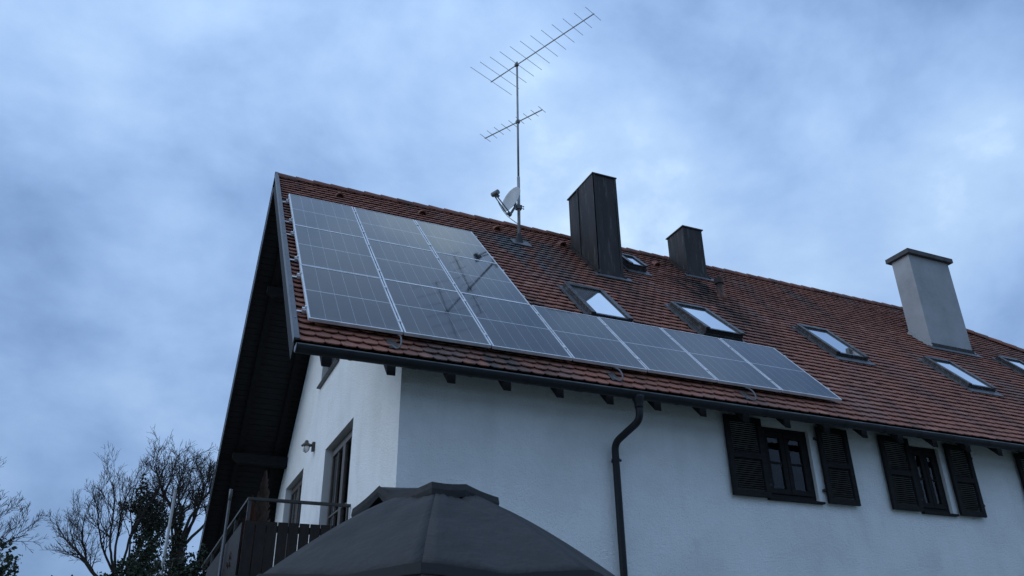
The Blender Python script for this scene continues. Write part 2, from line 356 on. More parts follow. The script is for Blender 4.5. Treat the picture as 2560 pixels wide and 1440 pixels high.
plane_with_holes([(XG, 0), (XE, 0), (XE, ZE), (XG, ZE)], WIN_F, lambda a, b, d: (a, YW + d, b), .15, 'front_wall', M['plaster'], house, M['reveal'])
plane_with_holes([(YW, 0), (YB, 0), (YB, ZE), (YR, ZA), (YW, ZE)], WIN_G, lambda a, b, d: (XG + d, a, b), .17, 'gable_wall', M['plaster'], house, M['reveal'])
bw = MB()
bw.add([(XG, YB, 0), (XE, YB, 0), (XE, YB, ZE), (XG, YB, ZE)], [(0, 1, 2, 3)])
bw.add([(XE, YW, 0), (XE, YB, 0), (XE, YB, ZE), (XE, YW, ZE)], [(0, 1, 2, 3)])
bw.build('rear_wall', M['plaster'], house)
# ---- windows
def bar(mb, to3d, a0, a1, b0, b1, d0, d1):
    mb.hexa([to3d(a0, b0, d0), to3d(a1, b0, d0), to3d(a1, b1, d0), to3d(a0, b1, d0), to3d(a0, b0, d1), to3d(a1, b0, d1), to3d(a1, b1, d1), to3d(a0, b1, d1)])
def window(h, to3d, depth, leaves, rows, cols, sill=None, curtain=False, fm=None):
    fm = fm or M['frame']
    a0, a1, b0, b1 = h
    w = link('window', None, house) if False else None
    f = MB(); fw = .065; d0, d1 = depth - .02, depth + .05
    bar(f, to3d, a0, a1, b1 - fw, b1, d0, d1); bar(f, to3d, a0, a1, b0, b0 + fw, d0, d1)
    bar(f, to3d, a0, a0 + fw, b0 + fw, b1 - fw, d0, d1); bar(f, to3d, a1 - fw, a1, b0 + fw, b1 - fw, d0, d1)
    wo = f.build('window', fm, house, bevel=.004)
    lw = (a1 - a0 - 2 * fw) / leaves
    for k in range(leaves):
        q = MB(); s0 = a0 + fw + k * lw + .004; s1 = s0 + lw - .008; t0, t1 = b0 + fw + .004, b1 - fw - .004; st = .07
        e0, e1 = d0 - .015, d1 - .02
        bar(q, to3d, s0, s1, t1 - st, t1, e0, e1); bar(q, to3d, s0, s1, t0, t0 + st, e0, e1)
        bar(q, to3d, s0, s0 + st, t0 + st, t1 - st, e0, e1); bar(q, to3d, s1 - st, s1, t0 + st, t1 - st, e0, e1)
        ia0, ia1, ib0, ib1 = s0 + st, s1 - st, t0 + st, t1 - st; mw = .026
        for r in range(1, rows):
            z = ib0 + (ib1 - ib0) * r / rows; bar(q, to3d, ia0, ia1, z - mw / 2, z + mw / 2, e0 + .006, e1 - .004)
        for c_ in range(1, cols):
            x = ia0 + (ia1 - ia0) * c_ / cols
            for r in range(rows):
                z0 = ib0 + (ib1 - ib0) * r / rows + mw / 2 + .0005; z1 = ib0 + (ib1 - ib0) * (r + 1) / rows - mw / 2 - .0005
                bar(q, to3d, x - mw / 2, x + mw / 2, z0, z1, e0 + .008, e1 - .006)
        q.build('sash', fm, wo, bevel=.003)
        for r in range(rows):
            for c_ in range(cols):
                p = MB()
                x0 = ia0 + (ia1 - ia0) * c_ / cols + mw / 2 * (c_ > 0); x1 = ia0 + (ia1 - ia0) * (c_ + 1) / cols - mw / 2 * (c_ < cols - 1)
                z0 = ib0 + (ib1 - ib0) * r / rows + mw / 2 * (r > 0); z1 = ib0 + (ib1 - ib0) * (r + 1) / rows - mw / 2 * (r < rows - 1)
                bar(p, to3d, x0, x1, z0, z1, e0 + .022, e0 + .030)
                p.build('pane', M['pane'], wo)
    back = MB(); dr = depth + .055; dk = depth + .75
    c8 = [to3d(a0 - .1, b0 - .1, dr), to3d(a1 + .1, b0 - .1, dr), to3d(a1 + .1, b1 + .1, dr), to3d(a0 - .1, b1 + .1, dr), to3d(a0 - .1, b0 - .1, dk), to3d(a1 + .1, b0 - .1, dk), to3d(a1 + .1, b1 + .1, dk), to3d(a0 - .1, b1 + .1, dk)]
    back.add(c8, [(4, 5, 6, 7), (0, 1, 5, 4), (1, 2, 6, 5), (2, 3, 7, 6), (3, 0, 4, 7)]); back.build('room', M['room'], wo)
    if curtain:
        for s0, s1 in ((a0 + .05, a0 + .05 + (a1 - a0) * .30), (a1 - .05 - (a1 - a0) * .30, a1 - .05)):
            cu = MB(); n_ = 28; vv = []
            for i_ in range(n_ + 1):
                a_c = s0 + (s1 - s0) * i_ / n_; d_c = depth + .16 + .028 * math.sin(i_ * 1.75) + .01 * math.sin(i_ * .6)
                vv += [to3d(a_c, b0 + .02, d_c), to3d(a_c, b1 - .02, d_c)]
            cu.add(vv, [(2 * i_, 2 * i_ + 2, 2 * i_ + 3, 2 * i_ + 1) for i_ in range(n_)]); cu.build('curtain', M['curtain'], wo, smooth=True)
    if sill:
        q = MB(); bar(q, to3d, a0 - .04, a1 + .04, b0 - .035, b0 - .006, -.06, depth - .02); q.build('sill', sill, wo, bevel=.004)
    return wo
tf = lambda a, b, d: (a, YW + d, b)
tg = lambda a, b, d: (XG + d, a, b)
for h in WIN_F: window(h, tf, .07, 2, 2, 1, M['darkwood'], fm=M['darkwood'])
window(WIN_G[0], tg, .13, 2, 2, 2, curtain=True); window(WIN_G[1], tg, .13, 2, 2, 2, curtain=True); window(WIN_G[2], tg, .12, 2, 2, 1, M['skyframe'])
# ---- shutters
def shutter(x0, x1, z0, z1, ang=0):
    q = MB(); y0, y1 = YW - .075, YW - .035; st = .075
    q.box((x0, y0, z0), (x0 + st, y1, z1)); q.box((x1 - st, y0, z0), (x1, y1, z1))
    for zz in (z0, (z0 + z1) / 2 - st / 2, z1 - st): q.box((x0 + st, y0 + .001, zz), (x1 - st, y1 - .001, zz + st))
    so = q.build('shutter', M['darkwood'], house, bevel=.003)
    sl = MB(); z = z0 + st + .012
    while z < z1 - st - .02:
        if not ((z0 + z1) / 2 - st / 2 - .025 < z < (z0 + z1) / 2 + st / 2):
            sl.hexa([(x0 + st, y0 + .004, z), (x1 - st, y0 + .004, z), (x1 - st, y1 - .004, z + .022), (x0 + st, y1 - .004, z + .022),
                     (x0 + st, y0 + .004, z + .008), (x1 - st, y0 + .004, z + .008), (x1 - st, y1 - .004, z + .030), (x0 + st, y1 - .004, z + .030)])
        z += .028
    sl.build('louvres', M['darkwood'], so)
    hg = MB()
    for zz in (z0 + .16, z1 - .18): hg.box((x0 - .03 if x0 > 6.9 and x0 < 8 else x1 - .02, YW - .05, zz), (x0 + .03 if x0 > 6.9 and x0 < 8 else x1 + .05, YW - .005, zz + .03))
    hg.build('hinge', M['rubber'], so)
for a in ((5.44, 6.03), (6.98, 7.52), (8.12, 8.68), (9.42, 9.93), (10.95, 11.52), (12.45, 13.0)): shutter(a[0], a[1], 3.72, 4.76)

# ---- roof deck, tiles
roof = MB()
hl = hip_u(EAVE_V)
roof.add([RP(XV, EAVE_V, -.165), RP(hl, EAVE_V, -.165), RP(HIP_U, RIDGE_V + .09, -.165), RP(XV, RIDGE_V + .09, -.165),
          RP(XV, EAVE_V, -.185), RP(hl, EAVE_V, -.185), RP(HIP_U, RIDGE_V + .06, -.185), RP(XV, RIDGE_V + .06, -.185)],
         [(0, 1, 2, 3), (4, 5, 6, 7), (0, 1, 5, 4), (0, 4, 7, 3), (1, 2, 6, 5)])
roof = roof.build('roof', M['deck'], house)
rr = MB(); VR = EAVE_V - 1.3
rr.add([RQ(XV, VR, -.085), RQ(hl, VR, -.085), RQ(HIP_U, RIDGE_V, -.085), RQ(XV, RIDGE_V, -.085), RQ(XV, VR, -.165), RQ(hl, VR, -.165), RQ(HIP_U, RIDGE_V, -.165), RQ(XV, RIDGE_V, -.165)],
       [(0, 1, 2, 3), (4, 5, 6, 7), (0, 1, 5, 4), (0, 4, 7, 3), (1, 2, 6, 5)])
rr.build('rear_slope', M['tile'], roof)
hp = MB(); hp.add([RP(hl, EAVE_V, -.10), RQ(hl, EAVE_V, -.10), RQ(HIP_U, RIDGE_V, -.10)], [(0, 1, 2)]); hp.build('hip_slope', M['tile'], roof)
TW, EXPO, TL, TT, TK = .168, .15, .27, .0125, .158
def tile_geo(w, tone_v=.5, sag=.068, seed=0):
    rnd = random.Random(seed); n = 8; top = []
    for i in range(n + 1):
        t = -1 + 2 * i / n; top.append((t * w / 2, sag * (1 - math.sqrt(max(0, 1 - .93 * t * t))) / (1 - math.sqrt(.07))))
    top += [(w / 2, TL), (-w / 2, TL)]
    vs_ = []; bend = .006
    for lift in (TT, 0):
        for x, y in top: vs_.append((x, y, lift - y * TK + bend * (1 - (2 * x / w) ** 2)))
    k = len(top); fs = [tuple(range(k)), tuple(range(2 * k - 1, k - 1, -1))]
    for i in range(n): fs.append((i, i + 1, k + i + 1, k + i))
    fs.append((n, n + 1, k + n + 1, k + n)); fs.append((n + 1 + 1, 0, k, k + n + 2))
    return vs_, fs
RM = Matrix(((1, 0, 0), (0, cT, -sT), (0, sT, cT)))
NV = 10; variants = []
for i in range(NV):
    vs_, fs = tile_geo(TW - .003, seed=i); q = MB(); q.add(vs_, fs, (i + .5) / NV); variants.append(q.mesh('roof_tile', M['tile']))
SKY = [(4.20, 4.90, 1.84, 3.02), (6.22, 6.96, 1.90, 3.10), (6.32, 6.72, 4.94, 5.56), (9.0, 9.72, 2.05, 3.2), (11.65, 12.35, 1.6, 2.7), (14.8, 15.5, 2.6, 3.7)]
CHIM = [(5.405, 5.885, 2.985, 3.985, 10.27), (8.0, 8.47, 3.84, 4.42, 10.17), (13.0, 14.2, 2.64, 3.10, 9.95)]
def covered(u, v):
    if -.0 + .16 < u < 7.30 and .42 < v < 1.60: return True
    if .16 < u < 3.0 and .42 < v < 4.86: return True
    for a in SKY:
        if a[0] - .01 < u < a[1] + .01 and a[2] - .02 < v < a[3] - .10: return True
    for a in CHIM:
        p = RP(u, v + .05, -.1)
        if a[0] < u < a[1] and a[2] < p.y < a[3]: return True
    return False
placed = []; r = 0
while True:
    vb = EAVE_V + EXPO * r
    if vb > RIDGE_V - .07: break
    sh = (TW / 2) * (r % 2); k = 0
    while True:
        u = XV + .06 + TW / 2 + sh + TW * k - TW / 2
        if u > hip_u(vb): break
        wob = .004 * math.sin(u * 1.3 + r * .7) + .003 * math.sin(u * 3.1 + r * 2.3)
        k += 1
        if covered(u, vb): continue
        h = -.098 + random.uniform(-.0025, .0035); jr = random.gauss(0, .011)
        tone = min(.999, max(0, random.gauss(.46, .14) + .10 * math.sin(u * .9 + 1.1) * math.sin(vb * 1.7)))
        if random.random() < .012: jr *= 4; h += .004
        if random.random() < .025: tone = random.choice((random.uniform(.8, .999), random.uniform(0, .12)))
        u2 = max(u, XV + .06 + TW * .32)
        placed.append((u2, vb + wob + random.uniform(-.004, .004), h, jr, tone, (RP(u, vb, h) - CAM).length))
    r += 1
# those that show largest: nearest ones not in the shadow gap below the panels
order = sorted(range(len(placed)), key=lambda i: placed[i][5] + (3 if (0 < placed[i][0] < 7.4 and -.06 < placed[i][1] < .5) else 0))
single = set(order[:296])
rest = MB()
for i, (u, v, h, jr, tone, d) in enumerate(placed):
    p = RP(u, v, h)
    mw = Matrix.Translation(p) @ (RM @ Matrix.Rotation(jr, 3, 'Z')).to_4x4()
    if i in single:
        o = bpy.data.objects.new('roof_tile', variants[int(tone * NV)]); C.objects.link(o); o.parent = roof
        o.matrix_local = Matrix.Translation(-wloc(roof)) @ mw
    else:
        vs_, fs = tile_geo(TW - .003)
        rest.add([mw @ Vector(x) for x in vs_], fs, tone)
tag(rest.build('roof_tile_field', M['tile'], roof), kind='stuff')
# ridge tiles
def ridge_mesh(tone):
    q = MB(); n = 8; Lr = .37; vs_ = []
    for e_, (x, r_) in enumerate(((0, .098), (Lr, .085))):
        for rr_ in (r_, r_ - .016):
            for k in range(n + 1):
                t = math.pi * (-.06 + 1.12 * k / n)
                vs_.append((x, math.cos(t) * rr_ * 1.05, math.sin(t) * rr_))
    m_ = n + 1; fs = []
    for k in range(n):
        fs.append((k, k + 1, 2 * m_ + k + 1, 2 * m_ + k)); fs.append((m_ + k, m_ + k + 1, 3 * m_ + k + 1, 3 * m_ + k))
        fs.append((k, k + 1, m_ + k + 1, m_ + k)); fs.append((2 * m_ + k, 2 * m_ + k + 1, 3 * m_ + k + 1, 3 * m_ + k))
    q.add(vs_, fs, tone); return q.mesh('ridge_tile', M['tile'])
rms = [ridge_mesh(t) for t in (.02, .12, .22, .34)]
u = XV + .03
while u < HIP_U:
    o = bpy.data.objects.new('ridge_tile', random.choice(rms)); C.objects.link(o); o.parent = roof
    o.location = Vector((u, YR, ZR - .045 + random.uniform(-.004, .004))) - wloc(roof); o.rotation_euler = (random.gauss(0, .02), .012, random.gauss(0, .006)); u += .31
# hip ridge
a_, b_ = Vector((HIP_U, YR, ZR - .02)), RP(hl, EAVE_V, -.08)
n_h = int((a_ - b_).length / .31)
for i in range(n_h):
    p = b_.lerp(a_, i / n_h); o = bpy.data.objects.new('hip_tile', rms[i % 4]); C.objects.link(o); o.parent = roof
    o.location = p - wloc(roof); o.rotation_euler = (a_ - b_).to_track_quat('X', 'Z').to_euler()
# vent tiles near the ridge
def vent(u, v, tone):
    q = MB(); n = 8; r0 = .075
    ring = lambda v_, s_, h_: [RP(u + math.cos(math.pi * k / n) * r0 * s_, v_, -.095 + math.sin(math.pi * k / n) * .085 * s_ + h_) for k in range(n + 1)]
    f0, f1, f2 = ring(v, 1, 0), ring(v + .10, .92, -.012), ring(v + .27, .35, -.035)
    i0 = ring(v, .82, -.004); i1 = ring(v + .08, .75, -.02)
    vs_ = f0 + f1 + f2 + i0 + i1; m_ = n + 1; fs = []
    for a, b in ((0, 1), (1, 2), (0, 3), (3, 4)):
        for k in range(n): fs.append((a * m_ + k, a * m_ + k + 1, b * m_ + k + 1, b * m_ + k))
    fs.append(tuple(4 * m_ + k for k in range(m_)))
    q.add(vs_, fs, tone); vo = q.build('vent_tile', M['tile'], roof)
for u_, v_, t_ in ((.94, 5.86, .1), (2.45, 5.86, .1), (3.92, 5.86, .15), (7.38, 5.70, .4), (5.25, 5.72, .02), (8.05, 6.35, .05)): vent(u_, v_, t_)
# terracotta vent pipe
q = MB()
pb = RP(8.11, 4.37, -.09)
def lathe(mb, base, prof, n=14, axis=Vector((0, 0, 1)), tone=.5):
    x = axis.orthogonal().normalized(); y = axis.cross(x); vs_ = []; fs = []
    for i, (r_, z_) in enumerate(prof):
        for k in range(n):
            t = 2 * math.pi * k / n; vs_.append(base + axis * z_ + (x * math.cos(t) + y * math.sin(t)) * r_)
        if i:
            for k in range(n): fs.append(((i - 1) * n + k, (i - 1) * n + (k + 1) % n, i * n + (k + 1) % n, i * n + k))
    fs.append(tuple(range(n - 1, -1, -1))); fs.append(tuple(range((len(prof) - 1) * n, len(prof) * n)))
    mb.add(vs_, fs, tone)
lathe(q, pb + Vector((0, 0, -.12)), [(.12, 0), (.105, .10), (.075, .17), (.065, .2), (.065, .38)], tone=.35)
vp = q.build('vent_pipe', M['tile'], house, smooth=True)
q = MB(); lathe(q, pb + Vector((0, 0, .255)), [(.07, 0), (.092, .01), (.095, .11), (.09, .12), (.05, .125)], tone=.55); q.build('pipe_cap', M['tile'], vp)
# ---- verge trim and barge boards
def sloped(name, mt, P, u0, u1, v0, v1, h0, h1, parent, rear=False, bevel=0):
    return MB().rbox(u0, u1, v0, v1, h0, h1, rear).build(name, mt, parent, bevel=bevel)
vm = 3.05
vt = sloped('verge_trim', M['verge'], RP, XV - .012, XV + .042, EAVE_V - .02, vm, -.082, -.058, house)
sloped('verge_trim', M['verge'], RP, XV - .014, XV + .040, vm - .02, RIDGE_V + .10, -.080, -.055, house)
for P_, rear in ((RP, False), (RQ, True)):
    ve = RIDGE_V + (.10 if not rear else .06)
    sloped('verge_flange', M['verge'], P_, XV - .016, XV - .006, EAVE_V - (.02 if not rear else 1.3), ve, -.125, -.056 if not rear else -.06, house, rear)
    sloped('barge_board', M['darkwood'], P_, XV - .004, XV + .026, EAVE_V - (.02 if not rear else 1.3), ve - .1, -.315, -.126, house, rear)
for k in range(7):
    v_ = .1 + k * .95; q = MB(); lathe(q, RP(XV + .02, v_, -.056), [(.008, 0), (.008, .004)], 8, Vector((0, -sT, cT))); q.build('screw', M['galv'], vt)
# ---- soffit boards (rear overhang and front overhang) as planks
soff = MB().rbox(XV + .03, XG - .0, EAVE_V - 1.25, RIDGE_V - .3, -.190, -.187, True).build('soffit', M['darkwood'], house)
bmesh_board = None
n_b = 68; bwid = (RIDGE_V - .35 - EAVE_V + 1.25) / n_b
for rear in (True, False):
    for i in range(n_b):
        if not rear and i > 9: break
        v0 = EAVE_V - (1.25 if rear else 0) + i * bwid
        MB().rbox(XV + .028, XG + .03, v0 + .004, v0 + bwid - .004, -.212, -.1905, rear).build('soffit_board', M['soffitwood'], soff)
# rafters: flying rafters at the gable, tails at the eave
RX = [.213, .90] + [1.575 + .66 * k for k in range(29)]
for x in RX:
    v1 = .35 if x > XG else RIDGE_V - .2
    p = MB(); w_ = .048; vb = EAVE_V + .11
    lo, hi = -.300, -.2135
    a = [RP(x - w_, -.505, lo), RP(x + w_, -.505, lo), RP(x + w_, v1, lo), RP(x - w_, v1, lo), RP(x - w_, -.42, hi), RP(x + w_, -.42, hi), RP(x + w_, v1, hi), RP(x - w_, v1, hi)]
    p.hexa(a).build('rafter', M['darkwood'], house, bevel=.004)
    if x < XG: MB().rbox(x - w_, x + w_, EAVE_V - 1.2, RIDGE_V - .2, -.300, -.2135, True).build('rafter', M['darkwood'], house)
es = MB().rbox(XG + .035, hl - 1, EAVE_V + .03, .5, -.212, -.190).build('eave_soffit', M['soffitwood'], house)
# purlins sticking out of the gable
def purlin(yc, zt, x0, w_=.15, hgt=.20):
    q = MB(); x1 = XG + .2; y0, y1 = yc - w_ / 2, yc + w_ / 2
    q.add([(x0, y0, zt), (x0, y1, zt), (x0, y1, zt - hgt * .5), (x0, y0, zt - hgt * .5), (x0 + .13, y0, zt - hgt), (x0 + .13, y1, zt - hgt),
           (x1, y0, zt), (x1, y1, zt), (x1, y1, zt - hgt), (x1, y0, zt - hgt)],
          [(0, 1, 2, 3), (3, 2, 5, 4), (4, 5, 8, 9), (0, 6, 7, 1), (6, 9, 8, 7), (0, 3, 4, 9, 6), (1, 7, 8, 5, 2)])
    q.build('purlin', M['darkwood'], house, bevel=.006)
def under_r(y): return under(2 * YR - y, -.305)
for yc in (8.10, 5.75): purlin(yc, under_r(yc + .07) , .09)
for yc in (1.02, 3.37): purlin(yc, under(yc - .07, -.305), .09)
purlin(YR, ZR - .42, .09)
# ---- gutter
gy, gz, gr = -.300, 4.682, .063
gx1 = hl - .3
gt = MB(); n = 12; vs_ = []; fs = []
for x in (XV + .01, gx1):
    for rr_ in (gr, gr - .004):
        for k in range(n + 1):
            t = math.pi + math.pi * k / n; vs_.append((x, gy + math.cos(t) * rr_, gz + math.sin(t) * rr_ * 1.15))
m_ = n + 1
for k in range(n):
    fs.append((k, k + 1, 2 * m_ + k + 1, 2 * m_ + k)); fs.append((m_ + k, m_ + k + 1, 3 * m_ + k + 1, 3 * m_ + k))
fs.append(tuple(range(m_))); fs.append(tuple(range(2 * m_, 3 * m_)))
gt.add(vs_, fs); gutter = gt.build('gutter', M['gutter'], house, smooth=False)
q = MB(); q.tube([(XV + .012, gy - gr, gz + .004), (gx1, gy - gr, gz + .004)], .0085, 8); q.build('gutter_lip', M['gutterlip'], gutter)
q = MB(); q.add([(XV + .005, gy + math.cos(math.pi + math.pi * k / n) * (gr + .006), gz + .012 + math.sin(math.pi + math.pi * k / n) * (gr + .006) * 1.15) for k in range(n + 1)] +
                [(XV - .002, gy + math.cos(math.pi + math.pi * k / n) * (gr + .006), gz + .012 + math.sin(math.pi + math.pi * k / n) * (gr + .006) * 1.15) for k in range(n + 1)],
                [tuple(range(13)), tuple(range(13, 26))] + [(k, k + 1, 14 + k, 13 + k) for k in range(12)] + [(12, 0, 13, 25)])
q.build('gutter_end', M['verge'], gutter)
x = .42; kx = 0
while x < gx1:
    q = MB(); vs_ = []; wd = .045 if kx % 3 == 1 else .016
    for xx in (x - wd, x + wd):
        for k in range(n + 1):
            t = math.pi + math.pi * k / n; vs_.append((xx, gy + math.cos(t) * (gr + .005), gz + .002 + math.sin(t) * (gr + .005) * 1.15))
    fs = [(k, k + 1, m_ + k + 1, m_ + k) for k in range(n)]
    q.add(vs_, fs); q.build('gutter_joint' if kx % 3 == 1 else 'gutter_bracket', M['gutter'], gutter); x += .66; kx += 1
# ---- downpipe
dx = 3.835; pr = .043
pts = [(dx, gy, gz - .085), (dx, gy, 4.45)]
def curve(p0, p1, p2, n_=6): return [tuple(Vector(p0) * (1 - t) ** 2 + Vector(p1) * 2 * t * (1 - t) + Vector(p2) * t * t) for t in [i / n_ for i in range(n_ + 1)]]
A1, B1 = Vector((dx, gy, 4.36)), Vector((3.755, YW - .085, 4.20))
dd = (B1 - A1).normalized()
pts = [(dx, gy, gz - .08), (dx, gy, 4.47)] + curve((dx, gy, 4.45), A1, A1 + dd * .10) + curve(B1 - dd * .10, B1, B1 + Vector((0, 0, -.10))) + [(3.755, YW - .085, 3.0), (3.755, YW - .085, .05)]
dp = MB().tube(pts, pr, 16).build('downpipe', M['gutter'], house, smooth=True)
q = MB(); lathe(q, Vector((dx, gy, 4.50)), [(.047, 0), (.05, .03), (.05, .06), (.075, .12), (.078, .15)]); q.build('pipe_funnel', M['gutter'], dp, smooth=True)
for zz in (3.98, 2.6, 1.2):
    q = MB(); lathe(q, Vector((3.755, YW - .085, zz)), [(.050, 0), (.050, .03)]); q.box((3.745, YW - .04, zz), (3.765, YW + .02, zz + .03)); q.box((3.80, YW - .10, zz + .003), (3.825, YW - .07, zz + .027)); q.build('pipe_clamp', M['gutter'], dp)
# ---- chimneys
def chimney(x0, x1, y0, y1, zt, mt, capm, seam=True, capt=.022, over=.025):
    zb = under(y0, -.3)
    q = MB(); q.box((x0, y0, zb), (x1, y1, zt))
    co = q.build('chimney', mt, house, bevel=.006)
    MB().box((x0 - over, y0 - over, zt), (x1 + over, y1 + over, zt + capt)).build('chimney_cap', capm, co)
    if seam:
        ys = y0 + (y1 - y0) * .60
        MB().box((x0 - .014, y0 - .014, zb + .1), (x0 - .001, ys, zt - .004)).build('sheet_overlap', mt, co)
        MB().box((x0 - .034, ys - .03, zb + .1), (x0 - .0145, ys + .001, zt - .005)).build('standing_seam', mt, co)
        MB().box((x0 - .014, y0 - .014, zb + .1), (x0 + .035, y0 - .001, zt - .003)).build('corner_trim', mt, co)
        MB().box((x1 - .035, y0 - .010, zb + .1), (x1 + .012, y0 - .001, zt - .003)).build('corner_trim', mt, co)
    # flashing: apron in front, sides up the slope
    vf = (y0 + (-.09) * sT) / cT
    a = MB(); a.rbox(x0 - .10, x1 + .14, vf - .13, vf + .03, -.088, -.070); a.build('apron_flashing', M['flash'], co)
    vb_ = (y1 - .09 * sT) / cT
    b = MB(); b.rbox(x0 - .05, x0 - .016, vf - .02, min(vb_, RIDGE_V - .1), -.10, -.045); b.build('side_flashing', mt, co)
    b = MB(); b.rbox(x1 + .014, x1 + .06, vf - .02, min(vb_, RIDGE_V - .1), -.10, -.045); b.build('side_flashing', mt, co)
    zb0 = RP(0, vf, -.07).z
    b = MB(); b.box((x0 - .018, y0 - .020, zb0), (x1 + .016, y0 - .0145, zb0 + .075)); b.build('base_band', M['chimney'], co)
    return co
chimney(*CHIM[0], M['chimney'], M['chimcap']); chimney(*CHIM[1], M['chimney'], M['chimcap'], seam=False)
c3 = chimney(*CHIM[2], M['render2'], M['conc'], seam=False, capt=.10, over=.08)
tag(c3, 'pale rendered chimney with dark cap')
MB().box((13.05, 2.69, 9.70), (14.15, 3.05, 9.949)).build('chimney_neck', M['conc'], c3)
# ---- skylights
def skylight(u0, u1, v0, v1, tilt, hb=-.02):
    fw = .075; kerb = MB()
    lo = -.15
    def kb(a0, a1, b0, b1, h1=hb - .012): kerb.rbox(a0, a1, b0, b1, lo, h1)
    kb(u0, u0 + fw, v0, v1); kb(u1 - fw, u1, v0, v1); kb(u0 + fw, u1 - fw, v1 - fw, v1); kb(u0 + fw, u1 - fw, v0, v0 + fw)
    so = kerb.build('skylight', M['skyframe'], house, bevel=.005)
    fl = MB(); fl.rbox(u0 - .06, u0 - .002, v0 - .05, v1 + .04, -.10, -.068); fl.rbox(u1 + .002, u1 + .06, v0 - .05, v1 + .04, -.10, -.068); fl.rbox(u0 - .058, u1 + .058, v0 - .16, v0 - .052, -.10, -.070); fl.rbox(u0 - .002, u1 + .002, v0 - .05, v0 - .002, -.10, -.072)
    fl.build('skylight_flashing', M['flash'], so)
    # sash, hinged at its top edge
    def TP(u, v, h):
        dv, dh = v - v1, h - hb; ca, sa = math.cos(tilt), math.sin(tilt)
        return RP(u, v1 + dv * ca + dh * sa * -1 * -1, hb + dh * ca - dv * sa)
    def sb(mb, a0, a1, b0, b1, h0, h1):
        mb.hexa([TP(a0, b0, h0), TP(a1, b0, h0), TP(a1, b1, h0), TP(a0, b1, h0), TP(a0, b0, h1), TP(a1, b0, h1), TP(a1, b1, h1), TP(a0, b1, h1)])
    s_ = MB(); h0, h1 = hb - .008, hb + .028; e_ = .004
    sb(s_, u0 - e_, u0 + fw, v0, v1, h0, h1); sb(s_, u1 - fw, u1 + e_, v0, v1, h0, h1); sb(s_, u0 + fw, u1 - fw, v1 - fw, v1 + .02, h0, h1 + .006); sb(s_, u0 + fw, u1 - fw, v0, v0 + .05, h0, hb + .006)
    s_.build('skylight_sash', M['skyframe'], so, bevel=.004)
    s2 = MB(); sb(s2, u0 + fw, u0 + fw + .012, v0 + .05, v1 - fw, h0, hb + .012); sb(s2, u1 - fw - .012, u1 - fw, v0 + .05, v1 - fw, h0, hb + .012); sb(s2, u0 + fw + .012, u1 - fw - .012, v1 - fw - .014, v1 - fw, h0, hb + .014); s2.build('skylight_seal', M['skyseal'], so)
    p = MB(); sb(p, u0 + fw + .012, u1 - fw - .012, v0 + .05, v1 - fw - .014, hb - .004, hb + .004); p.build('skylight_pane', M['skypane'], so)
    if tilt > .01:
        d_ = MB(); gap = math.sin(tilt) * (v1 - v0)
        d_.rbox(u0 + .02, u1 - .02, v0 + .01, v0 + .03, hb - .012, hb - .012 + gap * .9); d_.build('skylight_lower_frame', M['skyseal'], so)
        d_ = MB()
        for uu in (u0 + .02, u1 - .03):
            d_.hexa([RP(uu, v0 + .031, hb - .012), RP(uu + .012, v0 + .031, hb - .012), RP(uu + .012, v1 - .05, hb - .012), RP(uu, v1 - .05, hb - .012), TP(uu, v0 + .031, h0), TP(uu + .012, v0 + .031, h0), TP(uu + .012, v1 - .05, h0 + .001), TP(uu, v1 - .05, h0 + .001)])
        d_.build('skylight_side_frame', M['skyframe'], so)
    return so
skylight(*SKY[0], 0.0); skylight(*SKY[1], R(3.0)); skylight(*SKY[2], R(1.5), .015)
for a in SKY[3:]: skylight(*a, 0)
# ---- balcony on the gable side
bal = MB().box((-.16, 2.22, 2.62), (XG - .002, YB - .1, 2.80)).build('balcony', M['balcony'], house)
ry, rx, rz = 2.30, -.10, 3.70
MB().box((rx - .03, ry - .03, rz - .034), (XG - .002, ry + .03, rz)).build('handrail', M['rail'], bal, bevel=.004)
MB().box((rx - .03, ry + .031, rz - .034), (rx + .03, YB - .1, rz)).build('handrail', M['rail'], bal, bevel=.004)
MB().box((rx - .02, ry - .02, 2.80), (rx + .02, ry + .02, rz - .0345)).build('corner_post', M['rail'], bal)
for px_ in (.50, XG - .03): MB().box((px_ - .012, ry - .012, 3.40), (px_ + .012, ry + .012, rz - .0345)).build('rail_post', M['rail'], bal)
x = rx - .03; bs = MB().box((0, ry - .055, 2.70), (.118, ry - .037, 3.42)).mesh('balcony_board', M['balcony'])
while x < XG - .13:
    link('balcony_board', bs, bal, (x, 0, 0)); x += .128
MB().box((rx - .02, ry - .036, 3.30), (XG - .003, ry - .022, 3.38)).build('board_rail', M['balcony'], bal)
y = ry + .06; bd = MB().box((rx - .055, 0, 2.70), (rx - .037, .125, 3.42)).mesh('balcony_board', M['balcony'])
while y < YB - .25:
    o = link('balcony_board', bd, bal, (0, y, 0)); y += .137
for py_ in (3.6, 5.2, 6.8, 8.4): MB().box((rx - .02, py_ - .02, 2.80), (rx + .02, py_ + .02, rz - .0345)).build('rail_post', M['rail'], bal)

